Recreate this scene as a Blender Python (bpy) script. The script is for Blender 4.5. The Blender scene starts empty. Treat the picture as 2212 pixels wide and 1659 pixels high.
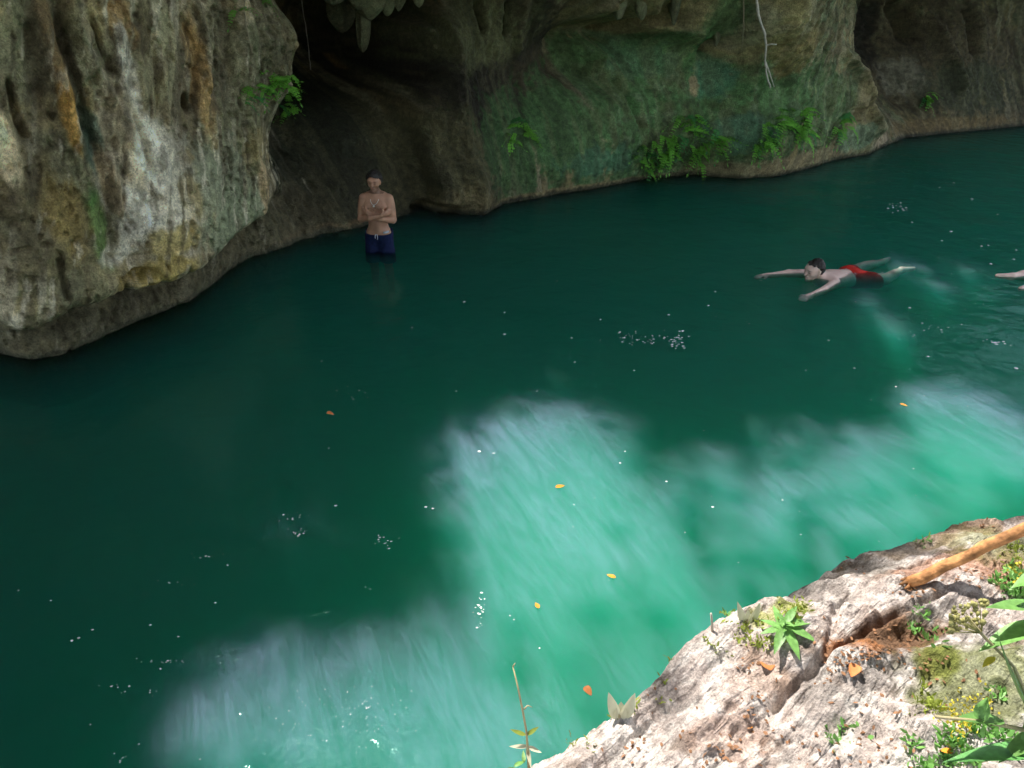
import bpy, bmesh, math, random
import numpy as np
from mathutils import Vector, Matrix

random.seed(7); rng = np.random.default_rng(7)
scn = bpy.context.scene
COL = scn.collection
R = math.radians

# ------------------------------------------------------------------ camera, sky, sun, exposure
PITCH = R(28.0); HC = 3.0; FPX = 1662.0           # measured on a 2212 px wide view of the photograph
cam_d = bpy.data.cameras.new('camera'); cam = bpy.data.objects.new('camera', cam_d); COL.objects.link(cam)
cam.location = (0, 0, HC); cam.rotation_euler = (math.pi/2 - PITCH, 0, 0)
cam_d.sensor_width = 36; cam_d.lens = 36*FPX/2212; cam_d.clip_start = 0.05; cam_d.clip_end = 500
scn.camera = cam

SUN_EL = R(60); SUN_AZ = R(-34)                    # azimuth from +Y, negative = to the left
to_sun = Vector((math.sin(SUN_AZ)*math.cos(SUN_EL), math.cos(SUN_AZ)*math.cos(SUN_EL), math.sin(SUN_EL)))
L = -to_sun
world = bpy.data.worlds.new('World'); scn.world = world; world.use_nodes = True
wn = world.node_tree.nodes; wl = world.node_tree.links
sky = wn.new('ShaderNodeTexSky'); sky.sky_type = 'NISHITA'; sky.sun_disc = False
sky.sun_elevation = SUN_EL; sky.sun_rotation = SUN_AZ
hs = wn.new('ShaderNodeHueSaturation'); hs.inputs['Saturation'].default_value = .5      # thin white cloud over the blue
wl.new(sky.outputs[0], hs.inputs['Color']); wl.new(hs.outputs[0], wn['Background'].inputs[0]); wn['Background'].inputs[1].default_value = 0.15
sun_d = bpy.data.lights.new('sun', 'SUN'); sun = bpy.data.objects.new('sun', sun_d); COL.objects.link(sun)
sun_d.energy = 3.1; sun_d.angle = R(1.0); sun_d.color = (1.0, 0.95, 0.87)
sun.location = (0, 0, 30); sun.rotation_euler = to_sun.to_track_quat('Z', 'Y').to_euler()
vs = scn.view_settings
vs.view_transform = 'Standard'; vs.look = 'None'; vs.exposure = 1.52; vs.gamma = 1.0; vs.use_curve_mapping = False
cy = scn.cycles
cy.use_denoising = True; cy.volume_bounces = 2; cy.use_adaptive_sampling = True; cy.adaptive_threshold = 0.03; cy.max_bounces = 5; cy.transparent_max_bounces = 12
cy.diffuse_bounces = 2; cy.glossy_bounces = 2; cy.sample_clamp_indirect = 6

# ------------------------------------------------------------------ pixel -> place helpers (2212 x 1659 view of the photograph)
FW = Vector((0, math.cos(PITCH), -math.sin(PITCH))); UP = Vector((0, math.sin(PITCH), math.cos(PITCH)))
CAM = Vector((0, 0, HC))
def ray(px, py):
    return Vector((1, 0, 0))*((px-1106)/FPX) + UP*((829.5-py)/FPX) + FW
def ground(px, py, z=0.0):
    d = ray(px, py); return CAM + d*((z-HC)/d.z)

# ------------------------------------------------------------------ noise
_perm = rng.permutation(256); _perm = np.concatenate([_perm, _perm, _perm]); _val = rng.random(256)*2-1
def vnoise(x, y, z):
    xi = np.floor(x).astype(np.int64); yi = np.floor(y).astype(np.int64); zi = np.floor(z).astype(np.int64)
    fx = x-xi; fy = y-yi; fz = z-zi
    fx = fx*fx*fx*(fx*(fx*6-15)+10); fy = fy*fy*fy*(fy*(fy*6-15)+10); fz = fz*fz*fz*(fz*(fz*6-15)+10)
    xi &= 255; yi &= 255; zi &= 255; x1 = (xi+1) & 255; y1 = (yi+1) & 255; z1 = (zi+1) & 255
    def h(a, b, c): return _val[_perm[_perm[_perm[a]+b]+c]]
    a = h(xi, yi, zi)*(1-fx)+h(x1, yi, zi)*fx; b = h(xi, y1, zi)*(1-fx)+h(x1, y1, zi)*fx
    c = h(xi, yi, z1)*(1-fx)+h(x1, yi, z1)*fx; d = h(xi, y1, z1)*(1-fx)+h(x1, y1, z1)*fx
    return (a*(1-fy)+b*fy)*(1-fz)+(c*(1-fy)+d*fy)*fz
def fbm(x, y, z=0.0, oct=5, gain=0.5, lac=2.03):
    x = np.asarray(x, float); y = np.asarray(y, float); z = np.zeros_like(x)+z
    s = np.zeros_like(x); a = 1.0; t = 0
    for o in range(oct):
        s += a*vnoise(x+17.3*o, y+5.1*o, z+9.7*o); t += a; a *= gain; x = x*lac; y = y*lac; z = z*lac
    return s/t
def ridged(x, y, z=0.0, oct=4):
    x = np.asarray(x, float); y = np.asarray(y, float); z = np.zeros_like(x)+z
    s = np.zeros_like(x); a = 1.0; t = 0
    for o in range(oct):
        s += a*(1-2*np.abs(vnoise(x+3.3*o, y+7.7*o, z))); t += a; a *= .5; x = x*2.1; y = y*2.1; z = z*2.1
    return s/t
def sstep(a, b, x):
    t = np.clip((x-a)/(b-a), 0, 1); return t*t*(3-2*t)

# ------------------------------------------------------------------ object helpers
def mesh_obj(name, verts, faces, mat=None, parent=None, smooth=True, link=True):
    me = bpy.data.meshes.new(name); me.from_pydata([tuple(v) for v in verts], [], faces); me.update()
    if smooth: me.polygons.foreach_set('use_smooth', [True]*len(me.polygons))
    if mat: me.materials.append(mat)
    o = bpy.data.objects.new(name, me)
    if link: COL.objects.link(o)
    if parent: o.parent = parent
    return o
def grid_mesh(name, X, Y, Z, mat, flip=False):
    nr, nc = X.shape
    co = np.stack([X, Y, Z], -1).reshape(-1, 3).astype(np.float32)
    idx = np.arange(nr*nc).reshape(nr, nc)
    q = np.stack([idx[:-1, :-1], idx[:-1, 1:], idx[1:, 1:], idx[1:, :-1]], -1).reshape(-1, 4)
    if flip: q = q[:, ::-1]
    me = bpy.data.meshes.new(name)
    me.vertices.add(len(co)); me.vertices.foreach_set('co', co.ravel())
    me.loops.add(q.size); me.loops.foreach_set('vertex_index', q.ravel().astype(np.int32))
    me.polygons.add(len(q)); me.polygons.foreach_set('loop_start', np.arange(0, q.size, 4, dtype=np.int32))
    me.update(calc_edges=True); me.validate()
    me.polygons.foreach_set('use_smooth', np.ones(len(q), bool))
    me.materials.append(mat)
    o = bpy.data.objects.new(name, me); COL.objects.link(o)
    return o
def paint(o, rgb, name='tint'):
    a = o.data.color_attributes.new(name, 'FLOAT_COLOR', 'POINT')
    c = np.ones((rgb.reshape(-1, 3).shape[0], 4), np.float32); c[:, :3] = np.clip(rgb.reshape(-1, 3), 0, 1)
    a.data.foreach_set('color', c.ravel())
def empty(name, loc=(0, 0, 0), rot=(0, 0, 0)):
    o = bpy.data.objects.new(name, None); o.location = loc; o.rotation_euler = rot; o.empty_display_size = .1
    COL.objects.link(o); return o
def tag(o, label=None, cat=None, group=None, kind=None):
    if label: o['label'] = label
    if cat: o['category'] = cat
    if group: o['group'] = group
    if kind: o['kind'] = kind
    return o

# ------------------------------------------------------------------ materials
def new_mat(name):
    m = bpy.data.materials.new(name); m.use_nodes = True
    return m, m.node_tree.nodes, m.node_tree.links, m.node_tree.nodes['Principled BSDF']
def rock_material(name, fine=1.0, bump=0.6, rough=0.85, spec=0.25, speck=0.5, fibre=None):
    m, n, l, b = new_mat(name)
    at = n.new('ShaderNodeVertexColor'); at.layer_name = 'tint'
    tc = n.new('ShaderNodeTexCoord')
    n1 = n.new('ShaderNodeTexNoise'); n1.inputs['Scale'].default_value = 9*fine; n1.inputs['Detail'].default_value = 8; n1.inputs['Roughness'].default_value = .68
    n2 = n.new('ShaderNodeTexNoise'); n2.inputs['Scale'].default_value = 42*fine; n2.inputs['Detail'].default_value = 6; n2.inputs['Roughness'].default_value = .7
    vo = n.new('ShaderNodeTexVoronoi'); vo.inputs['Scale'].default_value = 30*fine
    for t in (n1, n2, vo): l.new(tc.outputs['Object'], t.inputs['Vector'])
    r1 = n.new('ShaderNodeMapRange'); r1.inputs[1].default_value = .3; r1.inputs[2].default_value = .7; r1.inputs[3].default_value = 1-speck; r1.inputs[4].default_value = 1+speck
    l.new(n1.outputs[0], r1.inputs[0])
    r2 = n.new('ShaderNodeMapRange'); r2.inputs[1].default_value = .32; r2.inputs[2].default_value = .68; r2.inputs[3].default_value = 1-speck; r2.inputs[4].default_value = 1+speck
    l.new(n2.outputs[0], r2.inputs[0])
    mu = n.new('ShaderNodeMath'); mu.operation = 'MULTIPLY'; l.new(r1.outputs[0], mu.inputs[0]); l.new(r2.outputs[0], mu.inputs[1])
    mx = n.new('ShaderNodeMix'); mx.data_type = 'RGBA'; mx.blend_type = 'MULTIPLY'; mx.inputs[0].default_value = 1.0
    l.new(at.outputs[0], mx.inputs[6]); l.new(mu.outputs[0], mx.inputs[7])
    l.new(mx.outputs[2], b.inputs['Base Color'])
    b.inputs['Roughness'].default_value = rough; b.inputs['Specular IOR Level'].default_value = spec
    ad = n.new('ShaderNodeMath'); ad.operation = 'MULTIPLY_ADD'; ad.inputs[1].default_value = .45
    l.new(n2.outputs[0], ad.inputs[0]); l.new(n1.outputs[0], ad.inputs[2])
    ad2 = n.new('ShaderNodeMath'); ad2.operation = 'MULTIPLY_ADD'; ad2.inputs[1].default_value = .25
    l.new(vo.outputs[0], ad2.inputs[0]); l.new(ad.outputs[0], ad2.inputs[2])
    bp = n.new('ShaderNodeBump'); bp.inputs['Strength'].default_value = bump; bp.inputs['Distance'].default_value = .05/fine
    last = ad2
    if fibre is not None:                       # long bark-like ridges
        m0 = n.new('ShaderNodeMapping'); m0.inputs['Rotation'].default_value = (0, 0, -fibre); l.new(tc.outputs['Object'], m0.inputs['Vector'])
        m1 = n.new('ShaderNodeMapping'); m1.inputs['Scale'].default_value = (5, 34, 12); l.new(m0.outputs[0], m1.inputs['Vector'])
        nf = n.new('ShaderNodeTexNoise'); nf.inputs['Scale'].default_value = 1.0; nf.inputs['Detail'].default_value = 5; nf.inputs['Distortion'].default_value = 1.2; l.new(m1.outputs[0], nf.inputs['Vector'])
        last = n.new('ShaderNodeMath'); last.operation = 'MULTIPLY_ADD'; last.inputs[1].default_value = 2.2; l.new(nf.outputs[0], last.inputs[0]); l.new(ad2.outputs[0], last.inputs[2])
    l.new(last.outputs[0], bp.inputs['Height']); l.new(bp.outputs[0], b.inputs['Normal'])
    return m
def plain(name, col, rough=.6, spec=.4, var=.25, scale=20, bump=0.0, trans=0.0):
    m, n, l, b = new_mat(name)
    tc = n.new('ShaderNodeTexCoord'); t = n.new('ShaderNodeTexNoise'); t.inputs['Scale'].default_value = scale; t.inputs['Detail'].default_value = 4
    l.new(tc.outputs['Object'], t.inputs['Vector'])
    oi = n.new('ShaderNodeObjectInfo')
    mr = n.new('ShaderNodeMapRange'); mr.inputs[1].default_value = .3; mr.inputs[2].default_value = .7; mr.inputs[3].default_value = 1-var; mr.inputs[4].default_value = 1+var
    l.new(t.outputs[0], mr.inputs[0])
    m2 = n.new('ShaderNodeMapRange'); m2.inputs[3].default_value = 1-var*.7; m2.inputs[4].default_value = 1+var*.7; l.new(oi.outputs['Random'], m2.inputs[0])
    mm = n.new('ShaderNodeMath'); mm.operation = 'MULTIPLY'; l.new(mr.outputs[0], mm.inputs[0]); l.new(m2.outputs[0], mm.inputs[1])
    mx = n.new('ShaderNodeMix'); mx.data_type = 'RGBA'; mx.blend_type = 'MULTIPLY'; mx.inputs[0].default_value = 1
    mx.inputs[6].default_value = (*col, 1); l.new(mm.outputs[0], mx.inputs[7]); l.new(mx.outputs[2], b.inputs['Base Color'])
    b.inputs['Roughness'].default_value = rough; b.inputs['Specular IOR Level'].default_value = spec
    if bump:
        bp = n.new('ShaderNodeBump'); bp.inputs['Strength'].default_value = bump; bp.inputs['Distance'].default_value = .01
        l.new(t.outputs[0], bp.inputs['Height']); l.new(bp.outputs[0], b.inputs['Normal'])
    if trans:
        out = n['Material Output']; tr = n.new('ShaderNodeBsdfTranslucent'); ms = n.new('ShaderNodeMixShader'); ms.inputs[0].default_value = trans
        l.new(mx.outputs[2], tr.inputs[0]); l.new(b.outputs[0], ms.inputs[1]); l.new(tr.outputs[0], ms.inputs[2]); l.new(ms.outputs[0], out.inputs[0])
    return m
M_CLIFF = rock_material('limestone_cliff', 1.4, 1.0, .8, .3, .45)
M_BANK = rock_material('pale_bank_rock', 3.4, .9, .9, .2, .42, R(38))
M_BED = plain('pool_bed_silt', (.12, .16, .11), .9, .1)
M_LEAF_TREE = plain('tree_leaf', (.05, .10, .025), .5, .4, .35, 3, 0, .35)
M_BARK = plain('tree_bark', (.10, .075, .05), .9, .1, .3, 12, .6)

# ------------------------------------------------------------------ the cliff
WL = [(-420, 640), (-260, 700), (-120, 745), (0, 762), (60, 775), (130, 765), (200, 738), (300, 692), (400, 655), (455, 618), (500, 580), (540, 556), (580, 546), (640, 525), (700, 506), (780, 490),
      (850, 470), (900, 457), (930, 456), (962, 469), (1000, 463), (1045, 464), (1085, 441), (1200, 420), (1300, 405), (1400, 385), (1500, 378), (1600, 386),
      (1680, 380), (1740, 366), (1800, 346), (1875, 333), (1905, 318), (1950, 299), (2050, 288), (2130, 280), (2212, 272), (2400, 262)]
W0 = ground(60, 775); W1 = ground(2212, 272)
AX = Vector((W1.x-W0.x, W1.y-W0.y, 0)).normalized(); NX = Vector((AX.y, -AX.x, 0))
_uw = []
for p in WL:
    g = ground(*p); d = g-W0; _uw.append((d.dot(AX), d.dot(NX)))
_uw.sort(); _U = np.array([a for a, b in _uw]); _W = np.array([b for a, b in _uw])
def wb(u): return np.interp(u, _U, _W)
def wall_uz(px, py, dw=0.0):
    """wall coordinates (u, z) of a photograph pixel, on the wall standing dw in front of its waterline"""
    d = ray(px, py); best = None
    t = np.linspace(2.0, 32.0, 6000)
    P = np.array(CAM)[None, :] + t[:, None]*np.array(d)[None, :]
    q = P-np.array(W0)[None, :]; u = q@np.array(AX); w = q@np.array(NX)
    s = w-(wb(u)+dw); i = np.argmax(s <= 0)
    return float(u[i]), float(P[i, 2])
# (px, py, offset from the waterline)
CT = [  # left buttress
 (-300,300,.5),(-300,600,.3),(-100,100,.35),(-100,400,.5),(-100,620,.45),
 (30,40,.25),(30,250,.3),(30,450,.42),(60,600,.5),(60,668,.42),(60,720,.16),
 (180,40,.25),(180,250,.3),(180,430,.4),(180,590,.48),(190,650,.36),(200,700,.1),
 (330,40,.25),(330,250,.3),(330,430,.48),(300,560,.58),(300,610,.5),(300,655,.1),
 (440,40,.3),(440,250,.4),(430,420,.6),(420,520,.66),(410,570,.5),(420,610,.16),
 (530,40,.4),(530,200,.45),(520,340,.6),(510,430,.62),(500,500,.45),(500,545,.12),
 (600,40,.45),(610,150,.5),(640,60,.45),(640,190,.5),(655,100,.4),(580,390,.5),(555,300,.5),(560,440,.4),(560,500,.08),
 # behind the buttress and the cave
 (625,400,-.6,-.75),(640,480,-.3),(612,330,-.8,-1.3),(640,280,-.9,-1.7),(685,235,-.9,-2.0),(690,215,-.9,-2.6),(690,120,-.9,-3.4),(690,30,-.9,-3.4),(676,100,-.6,-2.6),(676,30,-.6,-2.6),
 (720,400,-.5),(740,470,-.08),(740,300,-.9),(740,225,-.9,-1.3),(740,205,-.9,-2.6),(760,90,-.9,-3.6),(790,20,-.9,-3.6),
 (820,440,-.15),(830,330,-.55),(840,240,-.85),(840,200,-.9,-1.3),(850,185,-.9,-2.6),(850,100,-.9,-3.4),(850,40,-.9,-3.4),
 (905,420,-.05),(910,330,-.3),(910,240,-.55),(900,190,-.75,-.9),(903,150,-.75,-2.4),(903,40,-.75,-2.6),
 # columns
 (925,150,-.65),(928,60,-.55),(1000,60,-.55),(1000,160,-.65),(1060,60,-.6),(1070,150,-.7),(1140,60,-.6),(1140,140,-.75),
 (1170,60,-1.5),(1230,40,-1.7),(1270,60,-1.4),(1180,150,-1.1),(1240,160,-1.0),(1110,185,-.85),(1250,200,-.5),
 (1000,260,-.4),(1000,350,-.1),(1000,420,.06),(1060,400,.02),(1100,260,-.35),(1100,340,-.15),(1180,230,-.4),(1200,300,-.12),(1200,370,.02),
 # mossy bulge
 (1310,120,-.45),(1320,220,-.15),(1330,300,.06),(1330,370,.08),(1430,120,-.2),(1430,200,-.02),(1450,280,.14),(1450,350,.12),
 (1550,150,-.12),(1550,230,.02),(1570,310,.2),(1570,365,.1),(1680,180,-.05),(1680,250,.1),(1690,320,.22),(1690,360,.1),(1770,200,-.05),(1770,270,.1),(1780,320,.1),
 (1380,60,-.35),(1330,20,.25),(1420,30,.35),(1500,50,.25),(1530,100,-.15),(1580,40,.45),(1650,40,.6),(1720,60,.6),(1770,40,.5),(1740,120,.3),(1790,90,.25),
 # slot and right-hand wall
 (1830,40,-1.6),(1860,90,-1.7),(1850,20,-1.8),(1835,150,-.8),(1835,240,-.1),(1840,120,-.7),(1875,230,.25),(1890,290,.2),(1870,300,.1),(1850,160,.0),
 (1905,150,-1.2),(1925,220,-.8),(1930,270,-.3),(1950,60,-1.2),(1980,160,-.7),(2040,60,-.8),(2030,220,-.3),(2100,60,-.5),(2100,180,-.35),(2110,245,-.08),(2190,60,-.9),(2190,170,-.5),(2200,240,-.1),
 (2350,60,-.5),(2350,200,-.2)]
_cu = []; _cz = []; _cd = []
for px, py, lk, *val in CT:      # the offset is looked up at lk; a fourth number sets a different depth there
    dw = val[0] if val else lk
    u, z = wall_uz(px, py, lk); _cu.append(u); _cz.append(z); _cd.append(dw)
for a in np.arange(-3.5, 24, .35): _cu.append(a); _cz.append(0.0); _cd.append(0.0)
for a in np.arange(-3.5, 24, .5): _cu.append(a); _cz.append(-.5); _cd.append(-.1)
_cu = np.array(_cu); _cz = np.array(_cz); _cd = np.array(_cd)
_A = np.sqrt((_cu[:, None]-_cu[None, :])**2+(_cz[:, None]-_cz[None, :])**2+1e-4)
_wt = np.linalg.solve(_A+np.eye(len(_cu))*1e-3, _cd)
def relief(U, Z):
    s = np.zeros_like(U)
    for a, b, c in zip(_cu, _cz, _wt): s += c*np.sqrt((U-a)**2+(Z-b)**2+1e-4)
    return s
def line_dist(U, Z, pts):
    """distance to a polyline in the wall plane and position along it (0..1)"""
    best = np.full(U.shape, 1e9); par = np.zeros(U.shape); n = len(pts)-1
    for i in range(n):
        a = pts[i]; b = pts[i+1]; du = b[0]-a[0]; dz = b[1]-a[1]; ll = du*du+dz*dz+1e-9
        t = np.clip(((U-a[0])*du+(Z-a[1])*dz)/ll, 0, 1)
        d = np.hypot(U-a[0]-t*du, Z-a[1]-t*dz); k = d < best
        best[k] = d[k]; par[k] = (i+t[k])/n
    return best, par
# (points in px, offset used for lookup, width m, height m)   raised folds (+) and grooves (-) of the flowstone
FOLDS = [
 ([(85,0),(110,90),(140,190),(165,270),(190,330)],.3,.07,.12),     # ochre rib
 ([(130,0),(145,100),(170,200),(190,280),(215,360)],.3,.045,-.14),
 ([(60,60),(75,150),(95,240)],.3,.05,-.08),
 ([(18,170),(30,220),(45,270),(60,310)],.3,.022,-.20),
 ([(165,30),(195,110),(235,190),(265,250),(300,330)],.3,.05,.10),
 ([(205,40),(222,90),(240,140)],.35,.018,-.10),
 ([(215,60),(235,120),(255,160)],.35,.018,-.09),
 ([(225,170),(260,240),(285,300)],.35,.025,-.08),
 ([(270,60),(275,200),(285,300)],.35,.05,.06),
 ([(310,60),(318,160),(322,230)],.35,.035,.05),
 ([(345,100),(350,170),(352,260)],.35,.02,-.07),
 ([(365,130),(370,200),(372,280)],.4,.04,.06),
 ([(300,245),(318,300),(335,360),(340,400)],.5,.028,-.12),
 ([(405,30),(425,80),(440,140),(430,200),(425,260)],.4,.05,-.14),
 ([(435,0),(450,60),(458,130),(455,220)],.4,.04,.08),
 ([(190,250),(200,320),(225,420),(235,520),(225,580)],.42,.06,-.10),
 ([(235,330),(262,420),(265,480)],.5,.05,.07),
 ([(270,400),(275,470),(300,500)],.5,.02,-.06),
 ([(0,270),(25,340),(45,420),(40,480)],.42,.09,.10),
 ([(130,560),(140,620),(150,650)],.48,.025,-.15),
 ([(545,230),(552,310),(570,390),(580,440)],.5,.03,.06),
 ([(240,570),(290,575),(340,555)],.6,.04,-.07),
 ([(1045,0),(1048,70)],-.6,.05,-.35),([(960,0),(965,120)],-.6,.05,-.16),([(1100,0),(1100,80)],-.6,.05,-.25),([(980,0),(985,140)],-.6,.07,.10),([(1125,0),(1125,120)],-.6,.06,.14),
 ([(1375,170),(1382,220),(1385,300)],.05,.05,-.14),
 ([(1310,30),(1400,45),(1480,70),(1540,85)],.3,.09,.22),
 ([(1345,0),(1350,40)],.3,.05,-.2),([(1420,0),(1425,40)],.3,.05,-.25),([(1470,0),(1480,50)],.3,.06,-.2),
 ([(1830,110),(1860,150),(1885,220),(1900,300)],.1,.10,.25),
 ([(2010,0),(2005,100)],-.7,.12,-.4),([(2130,20),(2120,120)],-.4,.15,-.35),([(2060,40),(2055,200)],-.5,.12,.25),
]
def px_left(pts): return pts[0][0] < 700
def build_cliff():
    us = [-3.4]; 
    while us[-1] < 23.5: us.append(us[-1]+.0125+max(0, us[-1])*.0011)
    zs = list(np.arange(-.55, 2.98, .0135))
    U, Z = np.meshgrid(np.array(us), np.array(zs))
    W = relief(U, Z)
    fade = .45+.55*sstep(-.05, .25, Z)
    # flutes that follow the drip direction, larger lumps and pits
    big = fbm(U*.9, Z*.7, 3.1, 4); lump = fbm(U*3.1, Z*2.6, 8.2, 5); fine = fbm(U*13, Z*11, 1.7, 4)
    lean = U-.32*Z*(1-sstep(2, 4, U))
    flute = ridged((lean+.18*big)*2.7, Z*.36, 5.5, 3); flute2 = fbm((lean+.1*lump)*11, Z*1.1, 2.5, 4)
    left = 1-sstep(3.5, 4.3, U)
    W = W + fade*(.05*big + (.05+.02*left)*lump + .02*fine+.014*ridged(U*21, Z*17, 9.1, 3)) + fade*sstep(.3, 1.0, Z)*left*(-.15*flute+.04*flute2)
    W = W + fade*sstep(1.3, 2.2, Z)*(1-left)*(-.08*flute+.03*flute2) + (1-left)*sstep(.1, .4, Z)*(.05*fbm(U*6, Z*4, 24., 4)+.03*ridged(U*9, Z*3.5, 25., 3))
    pits = sstep(.3, .5, fbm(U*7, Z*6, 21.0, 3))+.7*sstep(.25, .45, fbm(U*19, Z*14, 22.0, 3))+.8*left*sstep(.72, .9, ridged(lean*4+.3*lump, Z*2.2+.3*big, 23., 2)); W -= fade*.05*pits*(.4+.6*left)
    for pts, dw, wd, amp in FOLDS:
        q = [wall_uz(a, b, dw) for a, b in pts]
        d, t = line_dist(U, Z, q)
        d = d+.03*fbm(U*7, Z*5, 4.4, 4)
        W += (1.5 if amp > 0 and px_left(pts) else 1.0)*amp*np.exp(-(d/wd)**2)*np.clip(np.minimum(t, 1-t)*6+.25, 0, 1)
    # round hole in the buttress and the drooping lip below it
    for (a, b, dw, ru, rz, dep) in [(418,232,.45,.055,.085,.45),(265,320,.5,.03,.05,.12),(1310,60,-.4,.25,.2,.3),(300,600,.55,.16,.06,.25),(1530,95,-.1,.12,.1,.35),(690,210,-1.5,.4,.3,.3),(935,450,0,.22,.09,.35)]:
        u, z = wall_uz(a, b, dw); W -= dep*np.exp(-(((U-u)/ru)**2+((Z-z)/rz)**2)**2)
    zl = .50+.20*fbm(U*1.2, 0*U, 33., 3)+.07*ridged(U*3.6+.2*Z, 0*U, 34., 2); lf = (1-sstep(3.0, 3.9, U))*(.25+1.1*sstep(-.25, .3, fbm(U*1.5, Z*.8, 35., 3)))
    W += lf*(.13*np.exp(-((Z-zl-.10)/.13)**2)-.22*np.exp(-((Z-zl+.17)/.12)**2))*sstep(.0, .12, Z)
    WW = W + wb(U)
    # scalloped drip edge along the foot of the buttress
    sc = fbm(U*4.5, 0*U, 33.0, 3)
    X = W0.x+AX.x*U+NX.x*WW; Y = W0.y+AX.y*U+NX.y*WW
    o = grid_mesh('cliff', X, Y, Z, M_CLIFF)
    # ---- stone colours, with some shade and skylight painted in
    def c(r, g, b): return np.array([r, g, b])
    col = np.zeros(U.shape+(3,))
    n1 = fbm(U*1.3, Z*1.1, 40.0, 5); n2 = fbm(U*4.2, Z*3.0, 41.0, 5); n3 = fbm(lean*9, Z*1.2, 42.0, 4); n4 = fbm(U*17, Z*15, 43.0, 3)
    base = c(.16, .14, .095)
    col[:] = base
    def mixin(mask, cc):
        nonlocal col
        mask = np.clip(mask, 0, 1)[..., None]; col = col*(1-mask)+cc*mask
    mixin(sstep(-.1, .35, n1), c(.13, .13, .08)); mixin(sstep(.1, .4, n2)*.7, c(.20, .165, .09)); mixin(sstep(.12, .4, n3)*.6, c(.27, .25, .20)); mixin(sstep(.1, .4, -n3)*.55, c(.07, .06, .04))
    def blob(px, py, dw, rpx, rpz, cc, s=1.0, edge=.5, sc=1.0):
        u, z = wall_uz(px, py, dw); k = wall_uz(px+10, py, dw)[0]-u; ru = abs(k)*rpx/10; kz = abs(wall_uz(px, py-10, dw)[1]-z); rz = kz*rpz/10
        d = np.sqrt(((U-u)/ru)**2+((Z-z)/rz)**2)+edge*(n2*.8+n4*.5+n3*.4)
        mixin(s*(1-sstep(.7, 1.15, d)), cc)
    grey = c(.40, .38, .33); white = c(.55, .54, .50); ochre = c(.27, .18, .08); green = c(.035, .085, .035); moss = c(.075, .16, .07); dark = c(.035, .028, .018); mustard = c(.24, .19, .07); blue = c(.17, .19, .14); tan = c(.36, .28, .18)
    # buttress
    blob(360,420,.55,110,170,grey,.9); blob(290,330,.5,70,150,c(.36,.32,.24),.8); blob(350,130,.4,60,130,c(.30,.29,.19),.8); blob(325,70,.4,32,60,dark,.9,.8); blob(275,50,.35,30,60,ochre,.7,.8)
    blob(125,120,.3,22,150,ochre,.9,.35); blob(160,250,.35,26,90,c(.34,.2,.06),.8,.4); blob(90,170,.3,28,130,dark,.6); blob(170,190,.3,18,170,dark,.8,.4)
    blob(60,420,.4,70,130,c(.12,.10,.05),.8); blob(15,330,.42,38,95,c(.55,.47,.33),.95,.4); blob(40,90,.3,50,110,c(.16,.16,.10),.7)
    blob(205,300,.4,28,90,c(.06,.09,.07),.85,.4); blob(225,510,.5,32,95,c(.04,.13,.03),1,.35); blob(150,490,.5,60,90,c(.16,.12,.045),.8); blob(90,560,.5,80,70,c(.10,.09,.05),.8)
    blob(300,480,.6,60,90,white,.95); blob(265,560,.6,50,30,white,.9); blob(330,330,.5,40,90,white,.8); blob(290,160,.4,18,110,white,.85); blob(380,520,.62,75,40,mustard,.85); blob(350,590,.55,110,36,mustard,.95); blob(255,420,.5,22,80,tan,.9)
    blob(480,400,.6,70,110,blue,.75); blob(500,470,.5,70,70,c(.16,.19,.13),.8); blob(440,170,.4,22,170,ochre,.75,.4); blob(500,130,.4,60,150,c(.12,.12,.08),.85); blob(600,90,.45,60,110,c(.10,.11,.065),.85); blob(575,400,.5,16,80,tan,.8,.3); blob(420,430,.6,26,60,c(.25,.19,.08),.6)
    blob(330,710,.05,400,28,c(.13,.11,.06),.8); blob(110,700,.2,160,50,c(.09,.085,.05),.8); blob(330,635,.2,150,30,c(.06,.055,.03),.8)
    # cave darkness painted in, man's wall
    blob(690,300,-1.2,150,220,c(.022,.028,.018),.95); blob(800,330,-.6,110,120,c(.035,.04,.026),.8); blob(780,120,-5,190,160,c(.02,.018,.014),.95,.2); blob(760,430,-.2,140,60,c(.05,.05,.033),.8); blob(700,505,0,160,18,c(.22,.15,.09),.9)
    blob(745,135,-2.4,9,16,ochre,1,.2)
    blob(1040,70,-.6,120,90,c(.14,.15,.085),.9); blob(960,330,-.2,110,110,c(.11,.105,.06),.9); blob(1000,440,0,110,30,c(.25,.21,.13),.9); blob(860,420,-.1,60,60,c(.09,.085,.05),.8); blob(1180,160,-.9,110,60,c(.06,.05,.035),.9)
    # moss
    for (a, b, ra, rb, s) in [(1120,320,80,110,.85),(1230,300,110,110,.95),(1400,270,150,150,1),(1450,150,150,110,.95),(1560,210,150,130,1),(1680,220,120,130,.95),(1350,130,60,60,.9),(1770,240,60,100,.8),(1480,340,140,50,.7)]:
        blob(a, b, .0, ra, rb, moss, s, .6)
    mm = (1-sstep(-.2, .15, n2+.4*n4))*sstep(7.5, 9, U)*(1-sstep(17, 18, U))*sstep(.1, .5, Z); mixin(mm*.45, c(.11, .11, .06)); mixin(sstep(.15, .4, fbm(U*8, Z*7, 64., 4))*sstep(7.5, 9, U)*(1-sstep(17, 18, U))*.55, c(.14, .20, .13)); mixin(sstep(.2, .4, fbm(U*6, Z*6, 65., 4))*sstep(7.5, 9, U)*.5, c(.03, .05, .025))
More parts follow.
